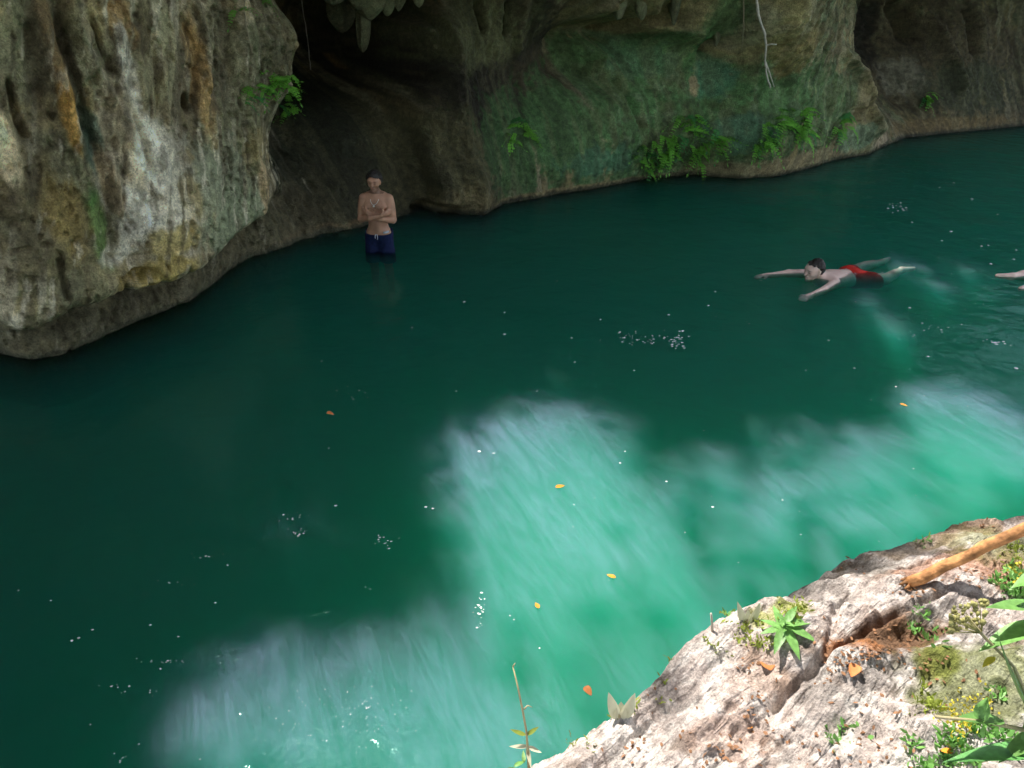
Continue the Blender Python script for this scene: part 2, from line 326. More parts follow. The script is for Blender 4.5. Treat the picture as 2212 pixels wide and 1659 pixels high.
    blob(1530,170,0,60,50,c(.07,.19,.13),.8,.5); blob(1620,290,.15,110,40,c(.09,.2,.15),.7,.6); blob(1400,130,-.2,70,40,c(.09,.2,.12),.6,.7); blob(1300,350,.08,80,30,c(.06,.16,.11),.7,.7); blob(1505,185,0,14,26,c(.32,.26,.18),.95,.3)
    blob(1430,30,.3,130,45,c(.22,.19,.11),.95); blob(1690,50,.6,110,90,c(.26,.23,.13),.95); blob(1740,110,.4,50,60,c(.22,.17,.085),.7); blob(1640,60,.5,60,50,c(.30,.29,.22),.7); blob(1560,40,.4,30,60,moss,.8)
    blob(1480,384,0,420,14,c(.26,.21,.14),.9,.3); blob(1200,418,0,200,12,c(.26,.21,.13),.9,.3); blob(1650,372,.05,140,14,c(.2,.18,.12),.8,.3); blob(1750,345,.05,120,20,c(.22,.18,.12),.8,.3)
    # right-hand wall
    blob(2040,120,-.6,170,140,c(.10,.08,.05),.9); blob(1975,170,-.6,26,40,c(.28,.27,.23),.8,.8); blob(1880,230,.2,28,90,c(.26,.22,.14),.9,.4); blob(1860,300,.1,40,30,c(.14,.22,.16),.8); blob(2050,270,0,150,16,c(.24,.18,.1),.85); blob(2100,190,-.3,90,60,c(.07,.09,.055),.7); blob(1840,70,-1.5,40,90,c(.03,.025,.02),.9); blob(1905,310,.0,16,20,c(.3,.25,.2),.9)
    # wet waterline, pale drip specks, darker grooves; shade painted under the buttress lip
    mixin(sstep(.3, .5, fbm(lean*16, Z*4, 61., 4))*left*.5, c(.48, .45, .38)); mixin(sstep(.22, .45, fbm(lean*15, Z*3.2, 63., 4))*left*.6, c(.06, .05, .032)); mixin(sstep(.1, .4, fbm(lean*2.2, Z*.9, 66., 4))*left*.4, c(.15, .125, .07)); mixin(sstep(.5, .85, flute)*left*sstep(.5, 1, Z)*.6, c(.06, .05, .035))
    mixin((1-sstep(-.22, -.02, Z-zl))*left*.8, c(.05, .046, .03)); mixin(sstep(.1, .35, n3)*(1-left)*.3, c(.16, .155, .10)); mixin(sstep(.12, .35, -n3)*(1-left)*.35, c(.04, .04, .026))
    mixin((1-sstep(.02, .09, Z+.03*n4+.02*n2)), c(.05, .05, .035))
    col *= (1+.35*n4+.25*n2)[..., None]
    dk = np.interp(U, [3.2, 4.2, 6.2, 8, 14.5, 16.5, 24], [1.95, .75, .65, 1.1, 1.1, .62, .55]); col *= dk[..., None]*(np.array([1.06, 1.0, .86])*left[..., None]+np.array([1.08, 1.02, .80])*(1-left[..., None]))  # buttress lightened and cave stretch dimmed: uneven skylight painted in
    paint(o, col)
    return o, U, Z, WW
cliff, CU, CZ, CW = build_cliff()
tag(cliff, kind='structure')
def wall_pt(u, z, off=0.0):
    i = int(np.clip(np.searchsorted(CU[0], u), 1, CU.shape[1]-1)); j = int(np.clip(round((z+.55)/.0135), 0, CU.shape[0]-1))
    w = CW[j, i]+off
    return Vector((W0.x+AX.x*u+NX.x*w, W0.y+AX.y*u+NX.y*w, z))
def wall_hit(px, py):
    """the place on the finished cliff that a photograph pixel shows"""
    d = ray(px, py); t = np.linspace(3.0, 30.0, 9000)
    P = np.array(CAM)[None, :]+t[:, None]*np.array(d)[None, :]; q = P-np.array(W0)[None, :]
    u = q@np.array(AX); w = q@np.array(NX)
    i = np.clip(np.searchsorted(CU[0], u), 0, CU.shape[1]-1); j = np.clip(np.round((P[:, 2]+.55)/.0135).astype(int), 0, CU.shape[0]-1)
    k = int(np.argmax(w <= CW[j, i])); return Vector(P[k])

def build_brow():
    """the overhanging brow above the picture and the wooded slope behind it"""
    us = np.arange(-9, 27, .18); prof = [(2.93,.0),(3.0,.35),(3.08,.7),(3.25,.95),(3.5,1.05),(3.8,.95),(4.1,.6),(4.5,.0),(5.2,-.8),(6.2,-1.8),(7.5,-3.6),(9,-6.5),(10.5,-12),(12,-30)]
    U = np.repeat(us[None, :], len(prof), 0); Z = np.zeros_like(U); W = np.zeros_like(U)
    for k, (z, w) in enumerate(prof):
        Z[k] = z; W[k] = w
    Wl = wb(us)
    top = np.array([CW[-1, int(np.clip(np.searchsorted(CU[0], u), 0, CU.shape[1]-1))] for u in us])
    W = W+np.where(np.arange(len(prof))[:, None] < 1, top[None, :]-.03, Wl[None, :])
    damp = 1-.55*np.exp(-((us-1.5)/3.0)**2)
    W[1:6] = Wl[None, :]+(W[1:6]-Wl[None, :])*damp[None, :]
    nz = fbm(U*.6, Z*.9, 70., 4); W[1:] += .35*nz[1:]; Z[3:] += .3*fbm(U*.4, W*.3, 71., 3)[3:]
    o = grid_mesh('cliff_brow', W0.x+AX.x*U+NX.x*W, W0.y+AX.y*U+NX.y*W, Z, M_CLIFF)
    c = np.zeros(U.shape+(3,)); c[:] = (.16, .15, .10); c[9:] = (.06, .08, .03); paint(o, c)
    tag(o, kind='structure')
build_brow()

# ------------------------------------------------------------------ where the sun gets through the leaves
def shadow_xy(p):   # where the sun puts the shadow of p on the water plane
    t = p.z/to_sun.z; return p.x-to_sun.x*t, p.y-to_sun.y*t
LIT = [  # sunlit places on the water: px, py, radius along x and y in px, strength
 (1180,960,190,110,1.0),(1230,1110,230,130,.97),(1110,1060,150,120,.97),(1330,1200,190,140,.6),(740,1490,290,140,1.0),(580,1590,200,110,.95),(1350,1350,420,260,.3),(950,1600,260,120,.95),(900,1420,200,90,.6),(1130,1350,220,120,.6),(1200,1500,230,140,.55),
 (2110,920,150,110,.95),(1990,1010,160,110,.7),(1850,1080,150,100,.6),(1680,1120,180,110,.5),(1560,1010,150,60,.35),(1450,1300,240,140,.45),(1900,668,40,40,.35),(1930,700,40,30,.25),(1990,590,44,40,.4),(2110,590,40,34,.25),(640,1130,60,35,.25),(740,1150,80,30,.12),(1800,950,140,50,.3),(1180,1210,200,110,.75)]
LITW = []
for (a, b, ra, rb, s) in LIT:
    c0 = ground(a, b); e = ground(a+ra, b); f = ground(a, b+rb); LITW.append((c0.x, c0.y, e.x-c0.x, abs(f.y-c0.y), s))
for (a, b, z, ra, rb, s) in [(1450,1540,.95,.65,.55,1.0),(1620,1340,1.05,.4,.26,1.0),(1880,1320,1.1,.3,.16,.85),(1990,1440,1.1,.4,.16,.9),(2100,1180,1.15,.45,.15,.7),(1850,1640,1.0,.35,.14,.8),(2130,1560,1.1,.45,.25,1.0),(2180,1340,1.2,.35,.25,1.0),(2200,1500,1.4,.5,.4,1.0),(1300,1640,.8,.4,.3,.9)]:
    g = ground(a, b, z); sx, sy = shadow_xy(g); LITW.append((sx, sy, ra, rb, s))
# ------------------------------------------------------------------ pool bed and water
def build_water():
    # bed: a shelf along the cliff foot, then deep
    us = np.arange(-10, 30, .4); ws = np.array([-1.5, -.6, 0, .35, .7, .95, 1.15, 1.4, 2, 3, 5, 8, 12, 16])
    U, W = np.meshgrid(us, ws); D = np.interp(W, [-1.5, .0, .7, .95, 1.4, 3, 16], [-.62, -.66, -.67, -.70, -2.2, -3.2, -3.4])
    D = D+.02*fbm(U*1.2, W*1.2, 80., 3); WW = W+wb(U)
    bed = grid_mesh('pool_bed', W0.x+AX.x*U+NX.x*WW, W0.y+AX.y*U+NX.y*WW, D, M_BED, flip=True); tag(bed, kind='structure')
    m, n, l, b = new_mat('pool_water'); n.remove(b); out = n['Material Output']
    tc = n.new('ShaderNodeTexCoord')
    t1 = n.new('ShaderNodeTexNoise'); t1.inputs['Scale'].default_value = 5.0; t1.inputs['Detail'].default_value = 3; t1.inputs['Distortion'].default_value = .6
    t2 = n.new('ShaderNodeTexNoise'); t2.inputs['Scale'].default_value = 1.1; t2.inputs['Detail'].default_value = 2
    l.new(tc.outputs['Object'], t1.inputs['Vector']); l.new(tc.outputs['Object'], t2.inputs['Vector'])
    ad = n.new('ShaderNodeMath'); ad.operation = 'MULTIPLY_ADD'; ad.inputs[1].default_value = 2.5; l.new(t2.outputs[0], ad.inputs[0]); l.new(t1.outputs[0], ad.inputs[2])
    bp = n.new('ShaderNodeBump'); bp.inputs['Strength'].default_value = .45; bp.inputs['Distance'].default_value = .03; l.new(ad.outputs[0], bp.inputs['Height'])
    fr = n.new('ShaderNodeFresnel'); fr.inputs['IOR'].default_value = 1.33; l.new(bp.outputs[0], fr.inputs['Normal'])
    gl = n.new('ShaderNodeBsdfGlossy'); gl.inputs['Roughness'].default_value = .06; gl.inputs['Color'].default_value = (.36, .60, .53, 1); l.new(bp.outputs[0], gl.inputs['Normal'])
    tr = n.new('ShaderNodeBsdfTransparent'); mx = n.new('ShaderNodeMixShader')
    l.new(fr.outputs[0], mx.inputs[0]); l.new(tr.outputs[0], mx.inputs[1]); l.new(gl.outputs[0], mx.inputs[2]); 
    # streaks of pale mineral dust, painted to whiten the sun patches
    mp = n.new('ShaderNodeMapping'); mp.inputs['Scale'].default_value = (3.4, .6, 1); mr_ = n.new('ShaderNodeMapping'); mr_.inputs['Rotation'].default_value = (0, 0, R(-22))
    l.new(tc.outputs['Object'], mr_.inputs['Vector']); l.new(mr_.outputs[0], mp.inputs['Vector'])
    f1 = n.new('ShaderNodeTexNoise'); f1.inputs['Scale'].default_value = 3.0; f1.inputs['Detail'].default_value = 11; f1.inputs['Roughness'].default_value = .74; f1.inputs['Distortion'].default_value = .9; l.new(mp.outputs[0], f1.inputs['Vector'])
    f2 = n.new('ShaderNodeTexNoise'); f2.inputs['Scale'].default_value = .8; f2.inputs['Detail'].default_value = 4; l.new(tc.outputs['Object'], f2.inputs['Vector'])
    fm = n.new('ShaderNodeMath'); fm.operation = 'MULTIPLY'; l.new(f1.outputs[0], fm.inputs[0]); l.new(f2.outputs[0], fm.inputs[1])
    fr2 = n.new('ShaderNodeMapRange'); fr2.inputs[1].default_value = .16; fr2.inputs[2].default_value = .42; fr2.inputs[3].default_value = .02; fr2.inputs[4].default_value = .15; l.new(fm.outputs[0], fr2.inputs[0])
    fa = n.new('ShaderNodeAttribute'); fa.attribute_name = 'sun_patch_film'; fq = n.new('ShaderNodeMath'); fq.operation = 'MULTIPLY'; l.new(fr2.outputs[0], fq.inputs[0]); l.new(fa.outputs['Fac'], fq.inputs[1])
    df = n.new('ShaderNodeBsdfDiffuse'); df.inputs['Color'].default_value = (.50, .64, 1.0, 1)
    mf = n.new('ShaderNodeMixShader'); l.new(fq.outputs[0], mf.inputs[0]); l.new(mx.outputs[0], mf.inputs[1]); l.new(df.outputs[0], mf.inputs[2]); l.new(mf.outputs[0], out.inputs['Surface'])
    va = n.new('ShaderNodeVolumeAbsorption'); va.inputs[0].default_value = WATER_ABS_COL; va.inputs[1].default_value = WATER_ABS
    vsn = n.new('ShaderNodeVolumeScatter'); vsn.inputs[0].default_value = WATER_SC_COL; vsn.inputs[1].default_value = WATER_SC; vsn.inputs['Anisotropy'].default_value = 0.0
    av = n.new('ShaderNodeAddShader'); l.new(va.outputs[0], av.inputs[0]); l.new(vsn.outputs[0], av.inputs[1]); l.new(av.outputs[0], out.inputs['Volume'])
    # closed body of water with a gently waved top
    x0, x1, y0, y1, zb = -14, 24, -4, 26, -3.0; nx, ny = 380, 300
    X, Y = np.meshgrid(np.linspace(x0, x1, nx), np.linspace(y0, y1, ny)); Z = .006*fbm(X*1.4, Y*1.4, 90., 3)+.004*fbm(X*4, Y*4, 91., 2)
    V = np.stack([X, Y, Z], -1).reshape(-1, 3).tolist(); idx = np.arange(nx*ny).reshape(ny, nx)
    F = np.stack([idx[:-1, :-1], idx[:-1, 1:], idx[1:, 1:], idx[1:, :-1]], -1).reshape(-1, 4).tolist()
    k = len(V); V += [[x0, y0, zb], [x1, y0, zb], [x1, y1, zb], [x0, y1, zb]]; F.append([k+3, k+2, k+1, k])
    F.append([k, k+1]+idx[0, ::-1].tolist()); F.append([k+1, k+2]+idx[::-1, -1].tolist()); F.append([k+2, k+3]+idx[-1, :].tolist()); F.append([k+3, k]+idx[:, 0].tolist())
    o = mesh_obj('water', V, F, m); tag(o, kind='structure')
    for p in o.data.polygons[-5:]: p.use_smooth = False
    # dust laid on the sun-patch map, so the lit haze is painted in
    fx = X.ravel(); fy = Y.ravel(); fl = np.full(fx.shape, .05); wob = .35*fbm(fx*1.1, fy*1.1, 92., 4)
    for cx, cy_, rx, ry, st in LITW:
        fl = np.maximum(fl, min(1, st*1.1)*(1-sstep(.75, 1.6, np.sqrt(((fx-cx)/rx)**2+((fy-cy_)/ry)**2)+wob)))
    at = o.data.attributes.new('sun_patch_film', 'FLOAT', 'POINT'); at.data.foreach_set('value', np.concatenate([fl, np.zeros(4)]).astype(np.float32))
WATER_ABS_COL = (.0, .951, .850, 1); WATER_ABS = 5.8
WATER_SC_COL = (.75, .95, 1.0, 1); WATER_SC = 1.05
build_water()

# ------------------------------------------------------------------ the near bank
RIM = [(700, 2000, .35), (900, 1830, .5), (1010, 1715, .65), (1098, 1655, .75), (1168, 1612, .8), (1268, 1560, .85), (1380, 1500, .9), (1440, 1432, .95), (1540, 1352, 1.0), (1600, 1312, 1.03), (1640, 1292, 1.05),
       (1760, 1222, 1.08), (1830, 1182, 1.1), (1920, 1142, 1.12), (2000, 1118, 1.14), (2110, 1101, 1.15), (2212, 1108, 1.15), (2350, 1130, 1.15), (2600, 1150, 1.15), (3200, 1150, 1.1)]
_rim = [ground(a, b, z) for a, b, z in RIM]
_rx = np.array([(p.x, p.y) for p in _rim]); _rz = np.array([p.z for p in _rim])
def rim_sd(X, Y):
    best = np.full(X.shape, 1e9); sd = np.zeros(X.shape); zz = np.zeros(X.shape)
    for i in range(len(_rx)-1):
        a = _rx[i]; b = _rx[i+1]; e = b-a; ll = e@e
        t = np.clip(((X-a[0])*e[0]+(Y-a[1])*e[1])/ll, 0, 1)
        dx = X-a[0]-t*e[0]; dy = Y-a[1]-t*e[1]; d = np.hypot(dx, dy); s = np.sign(e[0]*dy-e[1]*dx)   # + outside (over the water)
        k = d < best; best[k] = d[k]; sd[k] = (s*d)[k]; zz[k] = (_rz[i]*(1-t)+_rz[i+1]*t)[k]
    return sd, zz
def bank_pts(pix, z=1.1): return [tuple(ground(a, b, z)[:2]) for a, b in pix]
BANK_LINES = [  # (pixels, z, width, height)
 ([(1835,1290),(1800,1340),(1785,1400),(1770,1450)],1.1,.012,-.035), ([(1690,1500),(1740,1460),(1800,1430),(1860,1395),(1930,1370),(2010,1352)],1.1,.016,-.05),
 ([(1850,1405),(1930,1375),(2015,1350)],1.12,.03,.035), ([(1940,1250),(1990,1232),(2040,1225)],1.12,.012,-.03), ([(1700,1560),(1760,1500)],1.05,.015,-.03),
 ([(1800,1470),(1900,1440),(2000,1445),(2080,1420)],1.1,.05,.03), ([(1600,1340),(1530,1440),(1500,1560),(1490,1660)],1.0,.09,.035), ([(1500,1400),(1400,1500),(1300,1600)],.95,.07,.03)]
def build_bank():
    xs = np.concatenate([np.arange(-1.6, -.3, .03), np.arange(-.3, 2.5, .0062), np.arange(2.5, 6.0, .05)]); ys = np.concatenate([np.arange(-1.0, .85, .05), np.arange(.85, 2.75, .0062), np.arange(2.75, 4.0, .04)])
    X, Y = np.meshgrid(xs, ys); sd, zr = rim_sd(X, Y)
    sd = sd+.02*fbm(X*5, Y*5, 100., 4)
    ins = np.clip(-sd, 0, None); outd = np.clip(sd, 0, None)
    Z = zr+.30*(1-np.exp(-ins/1.1))+.02
    Z -= .09*np.exp(-(ins/.07)**1.0)*(sd < 0) + .09*(sd >= 0)
    Z -= np.where(outd > 0, 2.6*outd+6*outd**2, 0); Z = np.maximum(Z, -2.8)
    n1 = fbm(X*2.2, Y*2.2, 101., 5); n2 = fbm(X*9, Y*9, 102., 5); n3 = fbm(X*34, Y*34, 103., 4)
    ok = sstep(-1.0, .1, Z)
    Z = Z+ok*(.10*n1+.04*n2+.012*n3)
    # wrinkled flow bands that run down the bank
    ang = R(38); s = X*math.cos(ang)+Y*math.sin(ang); t = -X*math.sin(ang)+Y*math.cos(ang)
    p = ground(1440, 1560, .95); band = np.exp(-(((X-p.x)/.6)**2+((Y-p.y)/.5)**2)**1.5)
    wr = ridged((t+.03*n2+.04*n1)*12, s*.8, 104., 3); Z += ok*band*.05*wr*(.8+.5*n1)
    wr2 = ridged((X*.5+Y*.8+.06*n2)*8, (X*.8-Y*.5)*1.3, 105., 3); Z += ok*(1-band)*.032*wr2
    for pix, z, wd, amp in BANK_LINES:
        d, tt = line_dist(X, Y, bank_pts(pix, z)); d = d+.008*fbm(X*20, Y*20, 106., 3); Z += amp*np.exp(-(d/wd)**2)
    for a, b, z, rx, ry, dep in [(1910,1412,1.1,.17,.07,.07),(1830,1215,1.12,.10,.05,.035),(1760,1290,1.1,.14,.09,.03),(1880,1560,1.0,.15,.1,.05),(1990,1610,1.0,.12,.08,.05),(1640,1560,.95,.06,.12,.03),(1690,1400,1.05,.1,.08,-.03),(1960,1290,1.12,.14,.06,-.02)]:
        q = ground(a, b, z); Z -= dep*np.exp(-(((X-q.x)/rx)**2+((Y-q.y)/ry)**2)**1.3)
    o = grid_mesh('rocky_bank', X, Y, Z, M_BANK)
    col = np.zeros(X.shape+(3,)); col[:] = (.46, .39, .355)
    def mixin(mask, cc):
        nonlocal col
        mask = np.clip(mask, 0, 1)[..., None]; col = col*(1-mask)+np.array(cc)*mask
    m1 = fbm(X*3, Y*3, 110., 5); m2 = fbm(X*12, Y*12, 111., 5); m3 = fbm(X*40, Y*40, 112., 3); m4 = fbm(X*6, Y*6, 113., 5)
    mixin(sstep(.05, .35, m1)*.8, (.27, .24, .22)); mixin(sstep(.1, .4, m4)*.6, (.50, .42, .38)); mixin(sstep(.15, .4, m2)*.75, (.60, .55, .51)); mixin(sstep(.2, .45, -m2)*.7, (.19, .14, .11)); mixin(sstep(.25, .5, m3)*.5, (.65, .6, .56)); mixin(sstep(.22, .42, fbm(X*7, Y*7, 115., 5))*.15, (.36, .18, .10))
    def blob(px, py, z, r, cc, s=1., e=.6, ry=None):
        q = ground(px, py, z); d = np.sqrt(((X-q.x)/r)**2+((Y-q.y)/(ry or r))**2)+e*(m2*.7+m3*.4+m4*.4); mixin(s*(1-sstep(.6, 1.1, d)), cc)
    blob(1905,1415,1.1,.19,(.16,.085,.045),.95,.5,.09); blob(1830,1440,1.1,.07,(.36,.15,.06),.7); blob(1990,1270,1.12,.10,(.40,.19,.11),.6); blob(1560,1650,.9,.10,(.40,.24,.17),.4); blob(1640,1520,.95,.07,(.42,.27,.19),.4,.6,.12)
    blob(2080,1130,1.15,.2,(.38,.24,.15),.7,.7,.1); blob(2120,1250,1.15,.16,(.34,.16,.09),.7); blob(1850,1220,1.1,.2,(.22,.19,.16),.7,.5,.12); blob(1760,1280,1.1,.14,(.25,.22,.20),.7)
    blob(2000,1520,1.05,.07,(.16,.15,.03),.95); blob(2150,1200,1.15,.2,(.17,.19,.05),.6); blob(1950,1160,1.12,.25,(.30,.22,.14),.6,.8,.1); blob(1700,1350,1.05,.07,(.30,.32,.08),.8); blob(1640,1390,1.0,.06,(.40,.40,.16),.8); blob(2080,1620,1.0,.2,(.14,.17,.04),.7)
    mixin(1-sstep(.1, .55, Z), (.16, .17, .10))
    col *= (1+.3*m3)[..., None]
    paint(o, col); tag(o, kind='structure')
    return X, Y, Z
BX, BY, BZ = build_bank()
def bank_z(x, y):
    i = int(np.clip(np.searchsorted(BX[0], x), 0, BX.shape[1]-1)); j = int(np.clip(np.searchsorted(BY[:, 0], y), 0, BX.shape[0]-1)); return float(BZ[j, i])
def bank_hit(px, py):
    d = ray(px, py); t = .8
    while t < 9:
        p = CAM+d*t
        if p.z <= bank_z(p.x, p.y): return p
        t += .004
    return CAM+d*2.6
def build_ground():
    xs = np.linspace(-60, 60, 60); ys = np.concatenate([np.linspace(-80, -3, 30), [-2, -1.5, -.95]]); X, Y = np.meshgrid(xs, ys)
    Z = 1.2+.0*X+.35*fbm(X*.2, Y*.2, 120., 3)+np.clip(-Y-3, 0, None)*.05; Z[-1] = .3
    m = plain('forest_floor', (.14, .12, .07), .95, .1, .4, .6)
    tag(grid_mesh('forest_floor', X, Y, Z, m), kind='structure')
build_ground()

# ------------------------------------------------------------------ trees over the pool (they dapple the sun)
def sunlit(x, y):
    """share of leaves left out above the water point (x, y)"""
    keep = np.ones_like(x)
    for cx, cy_, rx, ry, st in LITW:
        d = np.sqrt(((x-cx)/rx)**2+((y-cy_)/ry)**2); keep *= 1-st*np.clip((1.35-d)/.65, 0, 1)
    sv = np.clip((1-keep)*(1.08+.38*fbm(x*2.6, y*2.6, 130., 3)), 0, 1)
    return 1-np.minimum(1.0, -np.log(np.maximum(sv, 1e-3))/6.5)
def leaf_quad(V, F, p, d, nrm, ln, wd):
    s = d.cross(nrm).normalized()*wd*.5; k = len(V)
    V += [p, p+d*ln*.35+s, p+d*ln*.7+s*.8, p+d*ln, p+d*ln*.7-s*.8, p+d*ln*.35-s]; F.append([k, k+1, k+2, k+3, k+4, k+5])
def tube(V, F, pts, radii, n=7):
    k0 = len(V); m = len(pts)
    for i, p in enumerate(pts):
        a = pts[max(0, i-1)]; b = pts[min(m-1, i+1)]; d = (b-a).normalized()
        x = d.orthogonal().normalized() if i == 0 else (xp-d*xp.dot(d)).normalized()
        y = d.cross(x); xp = x
        for j in range(n):
            t = 2*math.pi*j/n; V.append(p+(x*math.cos(t)+y*math.sin(t))*radii[i])
    for i in range(m-1):
        for j in range(n):
            F.append([k0+i*n+j, k0+i*n+(j+1) % n, k0+(i+1)*n+(j+1) % n, k0+(i+1)*n+j])
    F.append([k0+j for j in range(n)][::-1]); F.append([k0+(m-1)*n+j for j in range(n)])
def rvec(r=1.0): return Vector((random.gauss(0, 1), random.gauss(0, 1), random.gauss(0, 1))).normalized()*r
TREES = []   # (name, centre, label, leaves)
def over(px, py, h):
    g = ground(px, py); return g+to_sun*(h/to_sun.z)
for (px, py), h, lb in [
    ((150, 1250), 6.6, 'broadleaf tree leaning out above the dark left end of the pool'),
    ((900, 1350), 7.4, 'broadleaf tree leaning out above the near left part of the pool'),
    ((900, 800), 7.8, 'broadleaf tree leaning out above the water beside the standing man'),
    ((1550, 800), 8.2, 'broadleaf tree leaning out above the middle of the pool'),
    ((2150, 620), 8.8, 'broadleaf tree leaning out above the far right end of the pool'),
    ((2050, 950), 8.2, 'broadleaf tree leaning out above the right half of the pool'),
    ((1800, 1650), 6.8, 'broadleaf tree whose leaves dapple the near rocky bank')]:
    TREES.append([over(px, py, h), lb, []])
def lit_max(a, e):
    q = [a.lerp(e, k/8) for k in range(2, 9)]; xy = np.array([shadow_xy(p) for p in q]); return float(sunlit(xy[:, 0], xy[:, 1]).max())
def grown(c, b, pts):
    c = min(random.sample(pts, min(60, len(pts)))+[c], key=lambda p: lit_max(b, p)+.05*(p-c).length)
    if lit_max(b, c) > .45: c = b+(c-b)*.22
    t = empty('broadleaf_tree', b); V = []; F = []; cl = c-b
    tube(V, F, [Vector((0, 0, -.6)), cl*.3+Vector((0, 0, .2)), cl*.65+Vector((.05, .05, .1)), cl], [.22, .17, .12, .05], 9)
    for i in range(40):
        a = cl*random.uniform(.45, .95); e = random.choice(pts)-b
        if lit_max(a+b, e+b) > .45: continue
        tube(V, F, [a, a.lerp(e, .5)+Vector((0, 0, .1)), e], [.05, .03, .01], 6)
    mesh_obj('trunk', V, F, M_BARK, t)
    V = []; F = []
    for p in pts:
        leaf_quad(V, F, p-b, (rvec()+Vector((0, 0, -.5))).normalized(), (rvec(.6)+to_sun).normalized(), random.uniform(.2, .32), random.uniform(.11, .17))
    mesh_obj('crown', V, F, M_LEAF_TREE, t, smooth=False)
    return t
SLOPE_BLOCKERS = []
REAR_BLOCKERS = [[Vector((-6, -3, 7.5)), 'leftmost added sky-blocking tree on the near bank behind the viewer', []], [Vector((1, -4, 7.8)), 'added sky-blocking tree directly behind the viewer on the near bank', []], [Vector((8, -2, 7.5)), 'rightmost added sky-blocking tree on the near bank behind the viewer', []]]
for k, lb in enumerate(['leftmost added unseen tree on the slope behind the cliff edge', 'second added unseen tree from the left on the slope behind the cliff edge', 'middle added unseen tree on the slope behind the cliff edge', 'second added unseen tree from the right on the slope behind the cliff edge', 'rightmost added unseen tree on the slope behind the cliff edge']):
    c = W0+AX*(-9.5+7.3*k)+NX*-3.2; c.z = 9.0; SLOPE_BLOCKERS.append([c, lb, []])
def grow_canopy(n):
    sx = rng.uniform(-9.5, 13.5, n*4); sy = rng.uniform(-1.5, 17.0, n*4)
    d = (sx-W0.x)*NX.x+(sy-W0.y)*NX.y-wb((sx-W0.x)*AX.x+(sy-W0.y)*AX.y)
    ok = (d > .2) & (d < 9.5) & (rng.random(n*4) > sunlit(sx, sy)); sx = sx[ok][:n]; sy = sy[ok][:n]
    for x, y, h in zip(sx, sy, rng.uniform(6.5, 12.0, len(sx))):
        p = Vector((x, y, 0))+to_sun*(h/to_sun.z)
        t = min(TREES, key=lambda q: (q[0]-p).length_squared); t[2].append(p)
    # unseen slope trees, added to block sky reflections in the water
    m = int(n*.42); u = rng.uniform(-13, 24, m); w = rng.uniform(-6.5, -.3, m); z = rng.uniform(5.2, 12.5, m)+np.clip(-w-2, 0, 5)*.5
    X = W0.x+AX.x*u+NX.x*w; Y = W0.y+AX.y*u+NX.y*w; k = z/to_sun.z; ok = rng.random(m) > sunlit(X-to_sun.x*k, Y-to_sun.y*k)
    for x, y, zz in zip(X[ok], Y[ok], z[ok]):
        p = Vector((x, y, zz)); t = min(SLOPE_BLOCKERS, key=lambda q: (q[0].xy-p.xy).length_squared); t[2].append(p)
    # unseen trees added to block sky, behind the viewer and at the far right
    m = int(n*.62); X = rng.uniform(-11, 13, m); Y = rng.uniform(-9, 3.6, m); z = rng.uniform(5.5, 9.5, m); k = z/to_sun.z
    ok = rng.random(m) > sunlit(X-to_sun.x*k, Y-to_sun.y*k)
    for x, y, zz in zip(X[ok], Y[ok], z[ok]):
        p = Vector((x, y, zz)); t = min(REAR_BLOCKERS, key=lambda q: (q[0]-p).length_squared); t[2].append(p)
    m = int(n*.12); u = rng.uniform(18, 31, m); w = rng.uniform(-1, 9, m); z = rng.uniform(3.6, 12, m)
    for x, y, zz in zip(W0.x+AX.x*u+NX.x*w, W0.y+AX.y*u+NX.y*w, z): SLOPE_BLOCKERS[-1][2].append(Vector((x, y, zz)))
    for c, lb, pts in REAR_BLOCKERS:
        t = grown(c, Vector((c.x*1.2, min(c.y, -2.5)-1.5, 1.3)), pts); tag(t, lb, 'tree', 'added sky-blocking trees behind the viewer')
    for c, lb, pts in TREES+SLOPE_BLOCKERS:
        u = (c-W0).dot(AX); w = (c-W0).dot(NX); bw = min(w, wb(u)-.6)-1.2; b = W0+AX*u+NX*bw; b.z = 5.3
        t = grown(c, b, pts)
        tag(t, lb, 'tree', 'trees leaning over the pool')
grow_canopy(60000)

# ------------------------------------------------------------------ small builders
def leaf_mesh(name, ln, wd, curl=.25, fold=.25, n=7, tip=1.0):
    V = []; F = []
    for i in range(n+1):
        t = i/n; w = wd*.5*math.sin(math.pi*min(1, t**.75*.97+.03))**tip; y = ln*t*(1-.12*t*curl); z = -curl*ln*t*t
        V += [(-w, y, z+fold*w), (0, y, z), (w, y, z+fold*w)]
    for i in range(n):
        a = i*3; F += [[a, a+1, a+4, a+3], [a+1, a+2, a+5, a+4]]
    return V, F
def as_mesh(name, V, F, mat, smooth=True):
    me = bpy.data.meshes.new(name); me.from_pydata([tuple(v) for v in V], [], F); me.update(); me.materials.append(mat)
    if smooth: me.polygons.foreach_set('use_smooth', [True]*len(me.polygons))
    return me
def put(name, me, parent, loc=(0, 0, 0), rot=(0, 0, 0), sc=1.0, mtx=None):
    o = bpy.data.objects.new(name, me); COL.objects.link(o)
    if parent: o.parent = parent
    if mtx is not None: o.matrix_local = mtx
    else: o.location = loc; o.rotation_euler = rot; o.scale = (sc, sc, sc)
    return o
def aim(direction, up=(0, 0, 1), loc=(0, 0, 0), sc=1.0):
    """matrix that turns local +Y to direction with local +Z near up"""
    y = Vector(direction).normalized(); z = Vector(up); x = y.cross(z)
    if x.length < 1e-4: x = y.orthogonal()
    x.normalize(); z = x.cross(y)
    m = Matrix((x, y, z)).transposed().to_4x4(); return Matrix.Translation(Vector(loc)) @ m @ Matrix.Scale(sc, 4)

